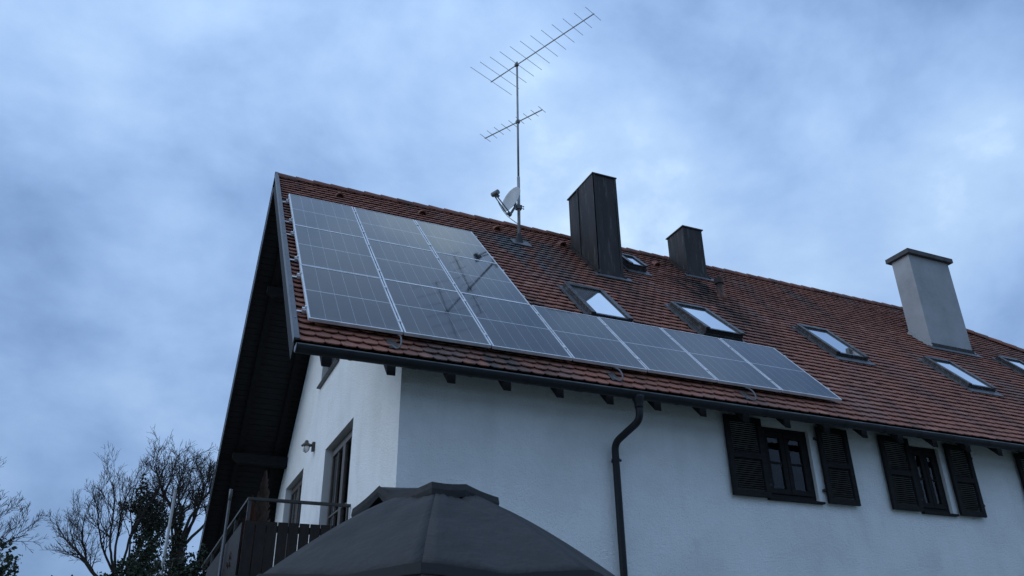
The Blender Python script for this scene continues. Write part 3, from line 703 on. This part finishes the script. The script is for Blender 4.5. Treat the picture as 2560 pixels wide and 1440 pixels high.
# ================================================================== solar panels
def panel_proto():
    f = MB(); t = .038; w = .017
    for a0, a1, b0, b1 in ((0, w, 0, PL), (PW - w, PW, 0, PL), (w, PW - w, 0, w), (w, PW - w, PL - w, PL)): f.box((a0, b0, -t), (a1, b1, 0))
    fm = f.mesh('panel_frame', M['alu'])
    gl = MB().box((w, w, -.010), (PW - w, PL - w, -.003)).mesh('panel_glass', M['cells'])
    bk = MB().box((w, w, -.016), (PW - w, PL - w, -.0105)).mesh('panel_backsheet', M['backsheet'])
    return fm, gl, bk
pf, pg, pk = panel_proto()
NB = ['first', 'second', 'third', 'fourth', 'fifth', 'sixth', 'seventh']
ROWN = ['bottom', 'middle', 'top']
def place_panel(cx, ry_):
    u, v = cx * 1.055 + .01, ry_ * 1.6728 + .003
    if ry_ == 0: lab = f'solar panel in the bottom row above the gutter, {NB[cx]} from the gable end'
    else: lab = f'solar panel in the {ROWN[ry_]} row of the tall block, {NB[cx]} from the gable end'
    t = thing('solar_panel', lab, 'solar panel', RP(u, v, 0), 'solar panels on the roof slope')
    t.rotation_euler = (TH + random.gauss(0, .0012), random.gauss(0, .0015), 0)
    for nm, me in (('panel_frame', pf), ('panel_glass', pg), ('panel_backsheet', pk)):
        o = bpy.data.objects.new(nm, me); C.objects.link(o); o.parent = t
for ry_ in range(3):
    for cx in range(7 if ry_ == 0 else 3): place_panel(cx, ry_)
# rails with clamps
RAILV = [.31, 1.37]
for ry_ in range(3):
    nc = 7 if ry_ == 0 else 3
    for k, rv in enumerate(RAILV):
        v = ry_ * 1.6728 + rv
        t = thing('mounting_rail', f'aluminium rail under the {ROWN[ry_]} row of solar panels, {"lower" if k == 0 else "upper"} of its pair', 'rail', RP(-.03, v, -.06), 'rails under the solar panels')
        MB().rbox(-.03, nc * 1.055 + .04, v - .02, v + .02, -.078, -.040).build('rail_profile', M['alu'], t)
        q = MB(); q.rbox(-.095, -.034, v - .016, v + .016, -.070, -.062); q.rbox(-.036, -.028, v - .016, v + .016, -.070, -.018); q.rbox(-.028, -.001, v - .016, v + .016, -.026, -.018)
        q.rbox(-.010, .012, v - .016, v + .016, .0005, .005); q.rbox(-.010, -.002, v - .016, v + .016, -.018, .0005)
        q.build('end_hook', M['alu'], t)
        for c_ in range(1, nc):
            u = c_ * 1.055
            q = MB(); q.rbox(u - .022, u + .022, v - .028, v + .028, .0008, .006); lathe(q, RP(u, v, .006), [(.008, 0), (.008, .006)], 6, Vector((0, -sT, cT))); q.rbox(u - .006, u + .006, v - .02, v + .02, -.04, .0008); q.build('mid_clamp', M['alu'], t)
        u = nc * 1.055
        q = MB(); q.rbox(u - .02, u + .012, v - .02, v + .02, .0008, .005); q.rbox(u - .004, u + .012, v - .02, v + .02, -.045, .0005); q.build('end_clamp', M['alu'], t)
        for c_ in range(0, nc * 2, 1):
            u = .35 + c_ * .53
            if u < nc * 1.055 - .1: MB().rbox(u - .015, u + .015, v - .03, v + .01, -.125, -.0785).build('roof_hook', M['galv'], t)
# curved hooks at the eave
HL = {.95: 'curved grey snow hook on the tiles below the first solar panel joint', 3.70: 'curved grey snow hook on the eave tiles above the downpipe', 5.68: 'curved grey snow hook on the eave tiles above the shuttered window'}
for u, lab in HL.items():
    t = thing('snow_hook', lab, 'hook', RP(u, -.28, -.08), 'snow hooks along the eave')
    pts = [RP(u - .05, -.20, -.084), RP(u - .03, -.27, -.076), RP(u - .005, -.31, -.068), RP(u + .018, -.30, -.050), RP(u + .036, -.25, -.026), RP(u + .048, -.17, -.014), RP(u + .052, -.08, -.020), RP(u + .050, .0, -.048), RP(u + .048, .06, -.066)]
    # smooth
    sp = []
    for i in range(len(pts) - 1):
        p0, p1, p2, p3 = pts[max(i - 1, 0)], pts[i], pts[i + 1], pts[min(i + 2, len(pts) - 1)]
        for j in range(4):
            s_ = j / 4; sp.append(.5 * ((2 * p1) + (p2 - p0) * s_ + (2 * p0 - 5 * p1 + 4 * p2 - p3) * s_ ** 2 + (3 * p1 - p0 - 3 * p2 + p3) * s_ ** 3))
    sp.append(pts[-1])
    MB().tube(sp, .010, 8).build('hook_bar', M['flash'], t, smooth=True)
    q = MB(); q.rbox(u - .085, u + .02, -.27, -.05, -.094, -.084); q.build('hook_plate', M['chimcap'], t)

# ================================================================== antenna mast, dish, aerials
mb0 = RP(4.193, 5.326, -.08)
mx_, my_ = mb0.x, mb0.y
mast = thing('antenna_mast', 'grey steel antenna mast rising through the tiles left of the big chimney', 'mast', mb0)
MB().tube([(mx_, my_, 8.85), (mx_ + .012, my_, 10.35)], .030, 14).build('mast_tube', M['mast'], mast, smooth=True)
MB().tube([(mx_ + .012, my_, 10.34), (mx_ + .03, my_, 13.2)], .021, 10).build('upper_tube', M['mast'], mast, smooth=True)
q = MB(); lathe(q, Vector((mx_, my_, 8.84)), [(.095, 0), (.088, .03), (.058, .16), (.045, .24), (.034, .25)]); q.build('rubber_boot', M['rubber'], mast, smooth=True)
q = MB(); q.rbox(mx_ - .17, mx_ + .19, 5.10, 5.36, -.086, -.068); q.build('flashing_plate', M['flash'], mast)
# dish
Nd = Vector((-.88, -.33, .28)).normalized(); cd = Vector((4.005, 3.60, 9.70))
dish = thing('satellite_dish', 'pale grey satellite dish clamped to the antenna mast', 'satellite dish', (mx_, my_, 9.66))
upd = (Vector((0, 0, 1)) - Nd * Nd.z).normalized(); sdv = upd.cross(Nd)
vs_ = []; fs = []; rings = 9; sg = 36; ra, rb = .235, .295; dep = .075
for back in (0, 1):
    for i in range(rings + 1):
        t = i / rings
        for k in range(sg):
            a = 2 * math.pi * k / sg
            vs_.append(cd + sdv * (math.cos(a) * ra * t) + upd * (math.sin(a) * rb * t) + Nd * (dep * t * t - dep * .5 - back * .006))
for back in (0, 1):
    b0 = back * (rings + 1) * sg
    for i in range(rings):
        for k in range(sg): fs.append((b0 + i * sg + k, b0 + i * sg + (k + 1) % sg, b0 + (i + 1) * sg + (k + 1) % sg, b0 + (i + 1) * sg + k))
o1 = rings * sg; o2 = o1 + (rings + 1) * sg
for k in range(sg): fs.append((o1 + k, o1 + (k + 1) % sg, o2 + (k + 1) % sg, o2 + k))
MB().add(vs_, fs).build('reflector', M['dish'], dish, smooth=True)
low = cd - upd * rb * .98 - Nd * .02
lnb = cd + Nd * .40 - upd * .17
elb = low - upd * .06 + Nd * .01
for s_ in (-.035, .035):
    MB().tube([elb + sdv * s_, lnb + sdv * s_ * .6 - upd * .03], .011, 8).build('feed_arm', M['dishgrey'], dish)
q = MB(); q.tube([elb - Nd * .05, elb + Nd * .03 + upd * .01], [.035, .03], 8); q.build('arm_elbow', M['dishgrey'], dish)
MB().tube([elb - Nd * .03, cd - Nd * .10 - upd * .10, cd - Nd * .09], .024, 8).build('back_bracket', M['dishgrey'], dish)
q = MB(); q.tube([lnb - sdv * .075 + upd * .01, lnb + sdv * .075 + upd * .01], .046, 12); q.tube([lnb - Nd * .09, lnb + Nd * .02], [.030, .042], 12); q.build('feed_horn', M['dishgrey'], dish)
q = MB(); q.tube([cd - Nd * .09 - upd * .03, (mx_ - .03, my_, 9.66)], .022, 8); q.box((mx_ - .05, my_ - .05, 9.62), (mx_ + .055, my_ + .045, 9.70)); q.build('mast_clamp', M['dishgrey'], dish)
q = MB()
for zz in (9.635, 9.685): q.tube([(mx_ + .02, my_ - .03, zz), (mx_ + .10, my_ - .03, zz + .004)], .006, 6); q.tube([(mx_ + .085, my_ - .03, zz), (mx_ + .098, my_ - .03, zz)], .014, 6)
q.build('clamp_bolt', M['galv'], dish)
st = lnb - upd * .05 - Nd * .04
cab = [st]; endp = Vector((mx_ - .028, my_ - .01, 9.30))
for i in range(1, 13):
    t = i / 12; p = st.lerp(endp, t); p.z -= .13 * math.sin(math.pi * t ** .8) * (1 - .25 * t); cab.append(p)
MB().tube(cab, .0065, 6).build('dish_cable', M['cable'], dish)
# yagi aerials
def aerial(label, zc, tipv, tail, el_half, n_el, group, er=.0055):
    t = thing('tv_aerial', label, 'aerial', (mx_ + .02, my_, zc), group)
    o = Vector((mx_ + .02, my_, zc)); tip = Vector((tipv[0], tipv[1], zc)); d = (tip - o).normalized(); s_ = Vector((-d.y, d.x, 0)); a = o - d * tail
    MB().tube([a, tip], .012, 8).build('boom', M['galv'], t)
    ln = (tip - a).length
    for k in range(n_el):
        p = a + d * ln * (k / (n_el - 1) * .985 + .007); hl_ = el_half[0] + (el_half[1] - el_half[0]) * k / (n_el - 1)
        MB().tube([p - s_ * hl_ + Vector((0, 0, .012)), p + s_ * hl_ + Vector((0, 0, .012))], er, 6).build('element', M['alu'], t)
    MB().box((o.x - .035, o.y - .035, zc - .03), (o.x + .035, o.y + .035, zc + .03)).build('mast_clamp', M['dishgrey'], t)
    return t
aerial('long yagi television aerial at the very top of the mast', 13.12, (4.999, 1.86), .75, (.62, .24), 12, 'aerials on the mast', .0055)
aerial('short yagi aerial halfway up the mast above the satellite dish', 11.66, (4.50, 3.20), .85, (.17, .12), 9, 'aerials on the mast', .0055)

# ================================================================== wall lamp
lp = thing('wall_lamp', 'dark old-style wall lamp with glass bowl on the white gable wall', 'lamp', (XG, 5.24, 5.20))
lx, ly = .985, 5.24
q = MB(); q.box((XG - .045, ly - .045, 5.11), (XG - .001, ly + .045, 5.26)); q.build('wall_plate', M['frame'], lp, bevel=.006)
MB().tube([(XG - .03, ly, 5.20), (lx + .02, ly, 5.225)], .018, 8).build('lamp_arm', M['frame'], lp)
q = MB(); lathe(q, Vector((lx, ly, 5.185)), [(.082, 0), (.084, .012), (.05, .045), (.034, .06), (.030, .085), (.012, .10), (.004, .103)], 18); q.build('lamp_hood', M['frame'], lp, smooth=True)
q = MB(); lathe(q, Vector((lx, ly, 5.083)), [(.008, 0), (.030, .008), (.048, .03), (.056, .06), (.056, .10)], 16); q.build('glass_bowl', M['bulb'], lp, smooth=True)
q = MB()
for k in range(4):
    a = math.pi / 4 + k * math.pi / 2; ca, sa = math.cos(a), math.sin(a)
    q.tube([(lx + ca * .060, ly + sa * .060, 5.185), (lx + ca * .060, ly + sa * .060, 5.135), (lx + ca * .050, ly + sa * .050, 5.105), (lx, ly, 5.076)], .004, 6)
q.build('guard_wires', M['frame'], lp)

# ================================================================== parasol
PC = Vector((.50, -3.0, 0))
par = thing('parasol', 'open dark grey fabric parasol in front of the white wall', 'parasol', PC)
RN = 8; SUB = 6; rad0, z0c, rim, zr_ = .24, 2.690, 1.22, 2.13
def can(t, a):     # canopy surface: ribs straight, cloth sags between them
    r_ = rad0 + (rim - rad0) * t; z = z0c + (zr_ - z0c) * (t ** 1.28)
    ph = (a / (2 * math.pi) * RN) % 1; poly = math.cos(math.pi / RN) / math.cos((ph - .5) * 2 * math.pi / RN)
    sag = math.sin(math.pi * ph) ** 1.4 * (.010 + .022 * t); r2 = r_ * (poly * .72 + .28 * .985)
    return Vector((PC.x + math.sin(a) * r2, PC.y - math.cos(a) * r2, z - sag))
A0 = math.pi / 8
panels = 8
for k in range(RN):
    vs_ = []; fs = []; nt_ = 14
    for i in range(nt_ + 1):
        for j in range(SUB * 2 + 1):
            ph = j / (SUB * 2); a = (k + min(max(ph, .0005), .9995)) * 2 * math.pi / RN
            p = can(i / nt_, a)
            # gathered creases running down from the vent hem
            p.z += .007 * math.sin(ph * 37 + k * 2.1) * math.exp(-i / 3.0) + .006 * math.sin(ph * 9 + i * .55 + k * 1.7) * math.sin(math.pi * ph) + .004 * math.sin(ph * 21 - i * .9 + k) * math.sin(math.pi * ph)
            vs_.append(Vector((p.x - PC.x, p.y - PC.y, p.z)))
    m_ = SUB * 2 + 1
    for i in range(nt_):
        for j in range(SUB * 2): fs.append((i * m_ + j, i * m_ + j + 1, (i + 1) * m_ + j + 1, (i + 1) * m_ + j))
    rz_ = Matrix.Rotation(A0, 3, 'Z')
    q = MB(); q.add([rz_ @ v + Vector((PC.x, PC.y, 0)) for v in vs_], fs)
    o = q.build('canopy_panel', M['fabric'], par, smooth=True); sm = o.modifiers.new('thick', 'SOLIDIFY'); sm.thickness = .003
    # rim band and valance
    b = MB(); top = [rz_ @ v + Vector((PC.x, PC.y, 0)) for v in vs_[-m_:]]
    ctr = Vector((PC.x, PC.y, 0)); vv = []
    for j, p in enumerate(top):
        od = (p - ctr); od.z = 0; od.normalize()
        for dz, do in ((.012, .004), (-.035, .012), (-.04, .012)): vv.append(p + od * do + Vector((0, 0, dz)))
    b.add(vv, [f for j in range(len(top) - 1) for f in ((j * 3, j * 3 + 3, j * 3 + 4, j * 3 + 1), (j * 3 + 1, j * 3 + 4, j * 3 + 5, j * 3 + 2))])
    o2_ = b.build('rim_band', M['fabrichem'], par); sm = o2_.modifiers.new('thick', 'SOLIDIFY'); sm.thickness = .004
    b = MB(); vv = []
    for j, p in enumerate(top):
        od = (p - ctr); od.z = 0; od.normalize(); wv = .012 * math.sin(j * 1.9 + k)
        vv += [p + od * .006 + Vector((0, 0, -.03)), p + od * (.014 + wv) + Vector((0, 0, -.20 + .02 * math.cos((j / (len(top) - 1) - .5) * 6.283)))]
    b.add(vv, [(j * 2, j * 2 + 2, j * 2 + 3, j * 2 + 1) for j in range(len(top) - 1)])
    o3_ = b.build('valance', M['fabric'], par, smooth=True); sm = o3_.modifiers.new('thick', 'SOLIDIFY'); sm.thickness = .003
    # ribs below the cloth
    a = k * 2 * math.pi / RN; p0 = rz_ @ (can(0, a + .001) - PC) + PC; p1 = rz_ @ (can(1, a + .001) - PC) + PC
    MB().tube([p0 - Vector((0, 0, .03)), p1 - Vector((0, 0, .03))], .011, 6).build('rib', M['galv'], par)
    pm = p0.lerp(p1, .52) - Vector((0, 0, .035)); MB().tube([pm, (PC.x, PC.y, 1.95)], .008, 6).build('strut', M['galv'], par)
# vent cap: octagonal cloth with a hanging hem; one corner on the left is rucked up
cap = [Vector(v) for v in ((.335, -3.337, 2.71), (.55, -3.337, 2.712), (.84, -3.15, 2.69), (.91, -2.86, 2.70), (.63, -2.66, 2.73), (.36, -2.66, 2.73), (.10, -2.78, 2.68), (-.03, -2.90, 2.605), (.10, -3.02, 2.735), (.168, -3.12, 2.655))]
ringp = []; RNC = len(cap)
for i, p in enumerate(cap):
    nx = cap[(i + 1) % RNC]
    for j in range(5):
        t = j / 5; w = p.lerp(nx, t); w.z -= .007 * math.sin(math.pi * t); ringp.append(w)
top = Vector((PC.x, PC.y, 2.765)); vs_ = [top]; fs = []; nrp = len(ringp)
for w in ringp: vs_.append(w.lerp(top, .45) + Vector((0, 0, -.004)))
for w in ringp: vs_.append(w)
for i in range(nrp):
    j = (i + 1) % nrp; fs.append((0, 1 + i, 1 + j)); fs.append((1 + i, 1 + nrp + i, 1 + nrp + j, 1 + j))
o = MB().add(vs_, fs).build('vent_cap', M['fabric'], par, smooth=True); o.modifiers.new('thick', 'SOLIDIFY').thickness = .003
vs_ = []; fs = []
for i, w in enumerate(ringp):
    od = w - PC; od.z = 0; od.normalize()
    vs_ += [w + od * .006 + Vector((0, 0, .008)), w + od * .012 + Vector((0, 0, -.03)), w + od * .004 + Vector((0, 0, -.066 + .006 * math.sin(i * 1.3)))]
for i in range(nrp):
    j = (i + 1) % nrp; fs += [(i * 3, j * 3, j * 3 + 1, i * 3 + 1), (i * 3 + 1, j * 3 + 1, j * 3 + 2, i * 3 + 2)]
o = MB().add(vs_, fs).build('vent_hem', M['fabric'], par); o.modifiers.new('thick', 'SOLIDIFY').thickness = .005
MB().tube([(PC.x, PC.y, .0), (PC.x, PC.y, 2.74)], .024, 12).build('pole', M['galv'], par, smooth=True)
q = MB(); lathe(q, Vector((PC.x, PC.y, 0)), [(.30, 0), (.30, .05), (.26, .08), (.05, .10), (.04, .35)], 24); q.build('base', M['conc'], par)
q = MB(); lathe(q, Vector((PC.x, PC.y, 1.92)), [(.045, 0), (.045, .06)], 12); q.build('runner', M['galv'], par)

# ================================================================== trees
def grow(mb, p, d, length, rad, level, rnd, up=.36, flat=.6):
    n = max(3, int(length / .16)); pts = [p.copy()]; rads = [rad]; dirs = [d.copy()]
    for i in range(n):
        d = (d + Vector((rnd.gauss(0, .13), rnd.gauss(0, .13) * flat, rnd.gauss(0, .11) + up * .12))).normalized()
        p = p + d * (length / n); pts.append(p.copy()); dirs.append(d.copy()); rads.append(max(.0045, rad * (1 - .76 * (i + 1) / n)))
    mb.tube(pts, rads, 6 if rad > .03 else (4 if rad > .012 else 3), cap=False)
    if level <= 0: return
    nb = {3: 11, 2: 7, 1: 4}[level]
    for k in range(nb):
        t = (.46 if level == 3 else .25) + (.54 if level == 3 else .75) * (k + rnd.random()) / nb; i = min(n, int(t * n)); pp = pts[i]; dd_ = dirs[i]
        ax = Vector((rnd.gauss(0, 1), rnd.gauss(0, 1) * flat, rnd.gauss(0, 1) + .25)); ax = (ax - dd_ * ax.dot(dd_)).normalized()
        ang = rnd.uniform(.35, .85); nd = (dd_ * math.cos(ang) + ax * math.sin(ang)).normalized()
        grow(mb, pp, nd, length * (rnd.uniform(.20, .36) if level == 3 else rnd.uniform(.30, .52)), max(.005, rads[i] * .58), level - 1, rnd, up, flat)
def bare_tree(name, label, base, limbs, trunk_r, rnd, fork, group, fit=None):
    t = thing(name, label, 'tree', base, group); fk = Vector(fork)
    mb = MB(); b = Vector(base); mid = b.lerp(fk, .5) + Vector((.08, 0, 0))
    mb.tube([b, b + (mid - b) * .4, mid, fk], [trunk_r * 1.35, trunk_r, trunk_r * .9, trunk_r * .8], 10)
    mb.build('trunk', M['bark'], t, smooth=True)
    cr = MB()
    for (ex, ey, ez, r_) in limbs:
        e_ = Vector((ex, ey, ez)); ln = (e_ - fk).length
        grow(cr, fk - Vector((0, 0, .15)), (e_ - fk).normalized(), ln * .94, r_ * .85, 3, rnd)
    if fit:                                  # prune the crown to its natural outline
        xs = [v[0] for v in cr.v]; zs = [v[2] for v in cr.v]; kz = (fit[1] - fk.z) / (max(zs) - fk.z); kx = (fk.x - fit[0]) / (fk.x - min(xs))
        cr.v = [(fk.x + (v[0] - fk.x) * (kx if v[0] < fk.x else 1), v[1], fk.z + (v[2] - fk.z) * (kz if v[2] > fk.z else 1)) for v in cr.v]
    cr.build('crown', M['bark'], t)
    return t
rnd = random.Random(11)
TG = 'bare trees behind the house'
t1 = bare_tree('bare_tree', 'bare tree with ivy-clad trunk and wide branches at the left', (-.95, 18, 0),
    [(-4.6, 18.2, 6.1, .07), (-4.4, 17.8, 6.5, .07), (-4.0, 18.1, 6.95, .075), (-3.5, 17.8, 7.4, .075), (-3.1, 18.3, 7.85, .08), (-2.7, 17.8, 8.5, .08), (-2.2, 18.2, 8.8, .085), (-1.7, 17.9, 8.7, .075), (-1.2, 18.2, 8.3, .06), (-4.7, 18.4, 5.8, .06)], .30, rnd, (-1.5, 18, 4.0), TG, (-4.0, 8.7))
t2 = bare_tree('bare_tree', 'bare tree with forked trunk standing beside the dark verge of the house', (-.1, 19, 0),
    [(-.9, 19.2, 8.4, .08), (-.35, 18.8, 8.6, .08), (.15, 19.2, 8.6, .09), (.55, 18.9, 8.4, .085), (1.0, 19.1, 8.4, .07), (1.3, 19, 7.8, .06), (-1.5, 19.2, 8.0, .06)], .26, rnd, (-.2, 19, 5.4), TG, (-1.7, 8.85))
t3 = bare_tree('bare_tree', 'bare tree cut by the left edge, only its twig tips showing', (-6.9, 20, 0),
    [(-4.75, 20, 6.9, .06), (-4.7, 19.8, 6.4, .05), (-4.8, 20.1, 6.0, .05), (-5.7, 20.2, 7.4, .06), (-6.8, 20, 8.0, .07), (-7.9, 20, 7.4, .06)], .2, rnd, (-6.8, 20, 4.6), TG)
def leaves(name, blobs, count, size, mt, parent, rnd, stiff=0):
    q = MB()
    tot = sum(b[3] * b[4] * b[5] for b in blobs)
    for (cx, cy, cz, rx_, ry2, rz2) in blobs:
        for _ in range(int(count * rx_ * ry2 * rz2 / tot)):
            while True:
                v = Vector((rnd.uniform(-1, 1), rnd.uniform(-1, 1), rnd.uniform(-1, 1)))
                if v.length < 1 and rnd.random() < .25 + v.length: break
            k = 1 + .22 * math.sin(v.x * 5 + cz) * math.sin(v.z * 6 + cx) + rnd.gauss(0, .06)
            p = Vector((cx + v.x * rx_ * k, cy + v.y * ry2 * k, cz + v.z * rz2 * k)); s_ = size * rnd.uniform(.6, 1.3)
            e_ = Euler((rnd.uniform(0, 6.28), rnd.uniform(0, 6.28), rnd.uniform(0, 6.28))).to_matrix()
            w = .45
            q.add([p + e_ @ Vector((0, -s_, 0)), p + e_ @ Vector((s_ * w * 1.6, -.2 * s_, .15 * s_)), p + e_ @ Vector((0, s_, 0)), p + e_ @ Vector((-s_ * w * 1.6, -.2 * s_, .15 * s_))], [(0, 1, 2, 3)])
    return q.build(name, mt, parent)
leaves('ivy', [(-1.50, 18, 7.15, .09, .12, .30), (-1.47, 18, 6.85, .20, .2, .32), (-1.35, 18, 6.5, .38, .3, .40), (-1.12, 18, 6.2, .50, .4, .5), (-1.05, 18, 5.4, .45, .45, .9), (-1.0, 18, 4.2, .5, .5, 1.0), (-1.0, 18, 2.5, .5, .5, 1.4), (-1.75, 18, 6.40, .32, .25, .16)], 16000, .036, M['ivy'], t1, rnd)
leaves('ivy', [(-.35, 19, 6.35, .24, .25, .45), (-.25, 19, 5.2, .3, .3, 1.0), (.12, 19, 6.9, .10, .12, .40), (-.2, 19, 3.5, .3, .3, 1.2)], 5000, .036, M['ivy'], t2, rnd)
# evergreen shrubs low at the left
def shrub(label, base, blobs, n, size):
    t = thing('evergreen_shrub', label, 'shrub', base, 'evergreen shrubs behind the garden')
    MB().tube([base, (base[0], base[1], base[2] + blobs[0][2])], [.07, .03], 8).build('stem', M['bark'], t)
    leaves('foliage', blobs, n, size, M['conifer'], t, rnd); return t
shrub('pointed evergreen shrub in the bottom left corner', (-2.7, 4.0, 0), [(-2.72, 4.0, 2.78, .22, .2, .55), (-2.8, 4.0, 2.25, .42, .4, .75), (-2.9, 4, 1.0, .6, .5, .95)], 16000, .026)
shrub('low rounded evergreen shrub between the corner shrub and the ivy-clad tree', (-2.05, 4.6, 0), [(-2.05, 4.6, 2.5, .42, .35, .48), (-2.0, 4.6, 1.3, .6, .5, 1.2)], 12000, .026)
shrub('broad dark evergreen shrub below the ivy-clad tree', (-1.25, 4.3, 0), [(-1.30, 4.3, 2.80, .26, .3, .50), (-1.05, 4.3, 2.6, .40, .35, .60), (-1.5, 4.3, 2.4, .35, .35, .7), (-1.2, 4.3, 1.3, .6, .5, 1.2)], 18000, .026)
shrub('dark evergreen shrub right against the balcony boards', (-.58, 4.6, 0), [(-.62, 4.6, 2.85, .22, .3, .50), (-.52, 4.6, 2.6, .27, .4, .75), (-.6, 4.6, 1.3, .35, .5, 1.2)], 14000, .026)
# ================================================================== balcony plants and poles
def dry_plant(name, label, base, h, r_, mt, n, pot=True, cat='plant'):
    t = thing(name, label, cat, base); bx_, by_, bz_ = base
    if pot:
        q = MB(); lathe(q, Vector(base), [(.11, 0), (.14, .20), (.15, .22), (.13, .22)], 16); q.build('pot', M['pot'], t)
    q = MB()
    for _ in range(n):
        tt = rnd.random() ** 1.4; rr_ = r_ * (1 - tt) ** .8 * rnd.uniform(.15, 1); a = rnd.uniform(0, 6.28)
        p = Vector((bx_ + math.cos(a) * rr_, by_ + math.sin(a) * rr_, bz_ + .2 + tt * (h - .2))); s_ = rnd.uniform(.018, .04)
        d_ = Vector((math.cos(a) * .35, math.sin(a) * .35, 1)).normalized(); x_ = d_.orthogonal().normalized() * s_ * .35
        q.add([p - d_ * s_ - x_ * .4, p + x_, p + d_ * s_ * 1.4, p - x_], [(0, 1, 2, 3)])
    q.build('foliage', mt, t)
    q = MB(); q.tube([(bx_, by_, bz_ + .1), (bx_, by_, bz_ + h * .9)], [.015, .005], 6); q.build('stem', M['bark'], t)
dry_plant('potted_conifer', 'tall pointed brown conifer standing behind the balcony handrail', (.31, 4.5, 2.80), 1.72, .27, M['drygreen'], 2600)
dry_plant('potted_heather', 'rust-red dried plant at the balcony corner', (.02, 3.15, 2.80), 1.06, .22, M['drypot'], 900)
dry_plant('potted_heather', 'brown dried plant behind the handrail beside the tall conifer', (.16, 3.5, 2.80), 1.12, .20, M['drygreen'], 800)
pl = thing('metal_pole', 'thin grey metal pole with dark top rising beside the balcony corner', 'pole', (-.20, 3.9, 0))
MB().tube([(-.20, 3.9, 0), (-.20, 3.9, 3.98)], .020, 10).build('pole_tube', M['flash'], pl, smooth=True)
MB().tube([(-.20, 3.9, 3.97), (-.20, 3.9, 4.12)], .023, 10).build('pole_sleeve', M['dishgrey'], pl, smooth=True)
wp = thing('white_post', 'plain white tubular post in front of the bare trees', 'post', (-.863, 6.0, 0))
MB().tube([(-.863, 6.0, 0), (-.863, 6.0, 4.47)], .024, 12).build('post_tube', M['whitepost'], wp, smooth=True)
MB().tube([(-.863, 6.0, 4.471), (-.863, 6.0, 4.49)], .027, 12).build('post_cap', M['whitepost'], wp)

# ================================================================== unseen house added behind the viewer to shade the front wall and panes
oh = thing('added_shade_house', 'unseen grey gabled house added behind the viewer to shade the front wall', 'house', (4, -26, 0))
q = MB(); q.box((-16, -34, 0), (26, -25, 5.0)); q.build('wall', mat('grey_plaster', (.50, .50, .48), .9, spec=.1), oh)
q = MB(); q.add([(-16.6, -24.4, 4.8), (26.6, -24.4, 4.8), (26.6, -29.5, 8.6), (-16.6, -29.5, 8.6), (26.6, -34.6, 4.8), (-16.6, -34.6, 4.8)], [(0, 1, 2, 3), (3, 2, 4, 5), (0, 3, 5), (1, 4, 2), (0, 5, 4, 1)])
q.build('roof', mat('dark_roof', (.07, .045, .04), .85), oh)
for xx in range(-14, 25, 4):
    for zz in (1.0, 3.7): MB().box((xx, -24.99, zz), (xx + 1.3, -24.93, zz + 1.3)).build('window', M['pane'], oh)
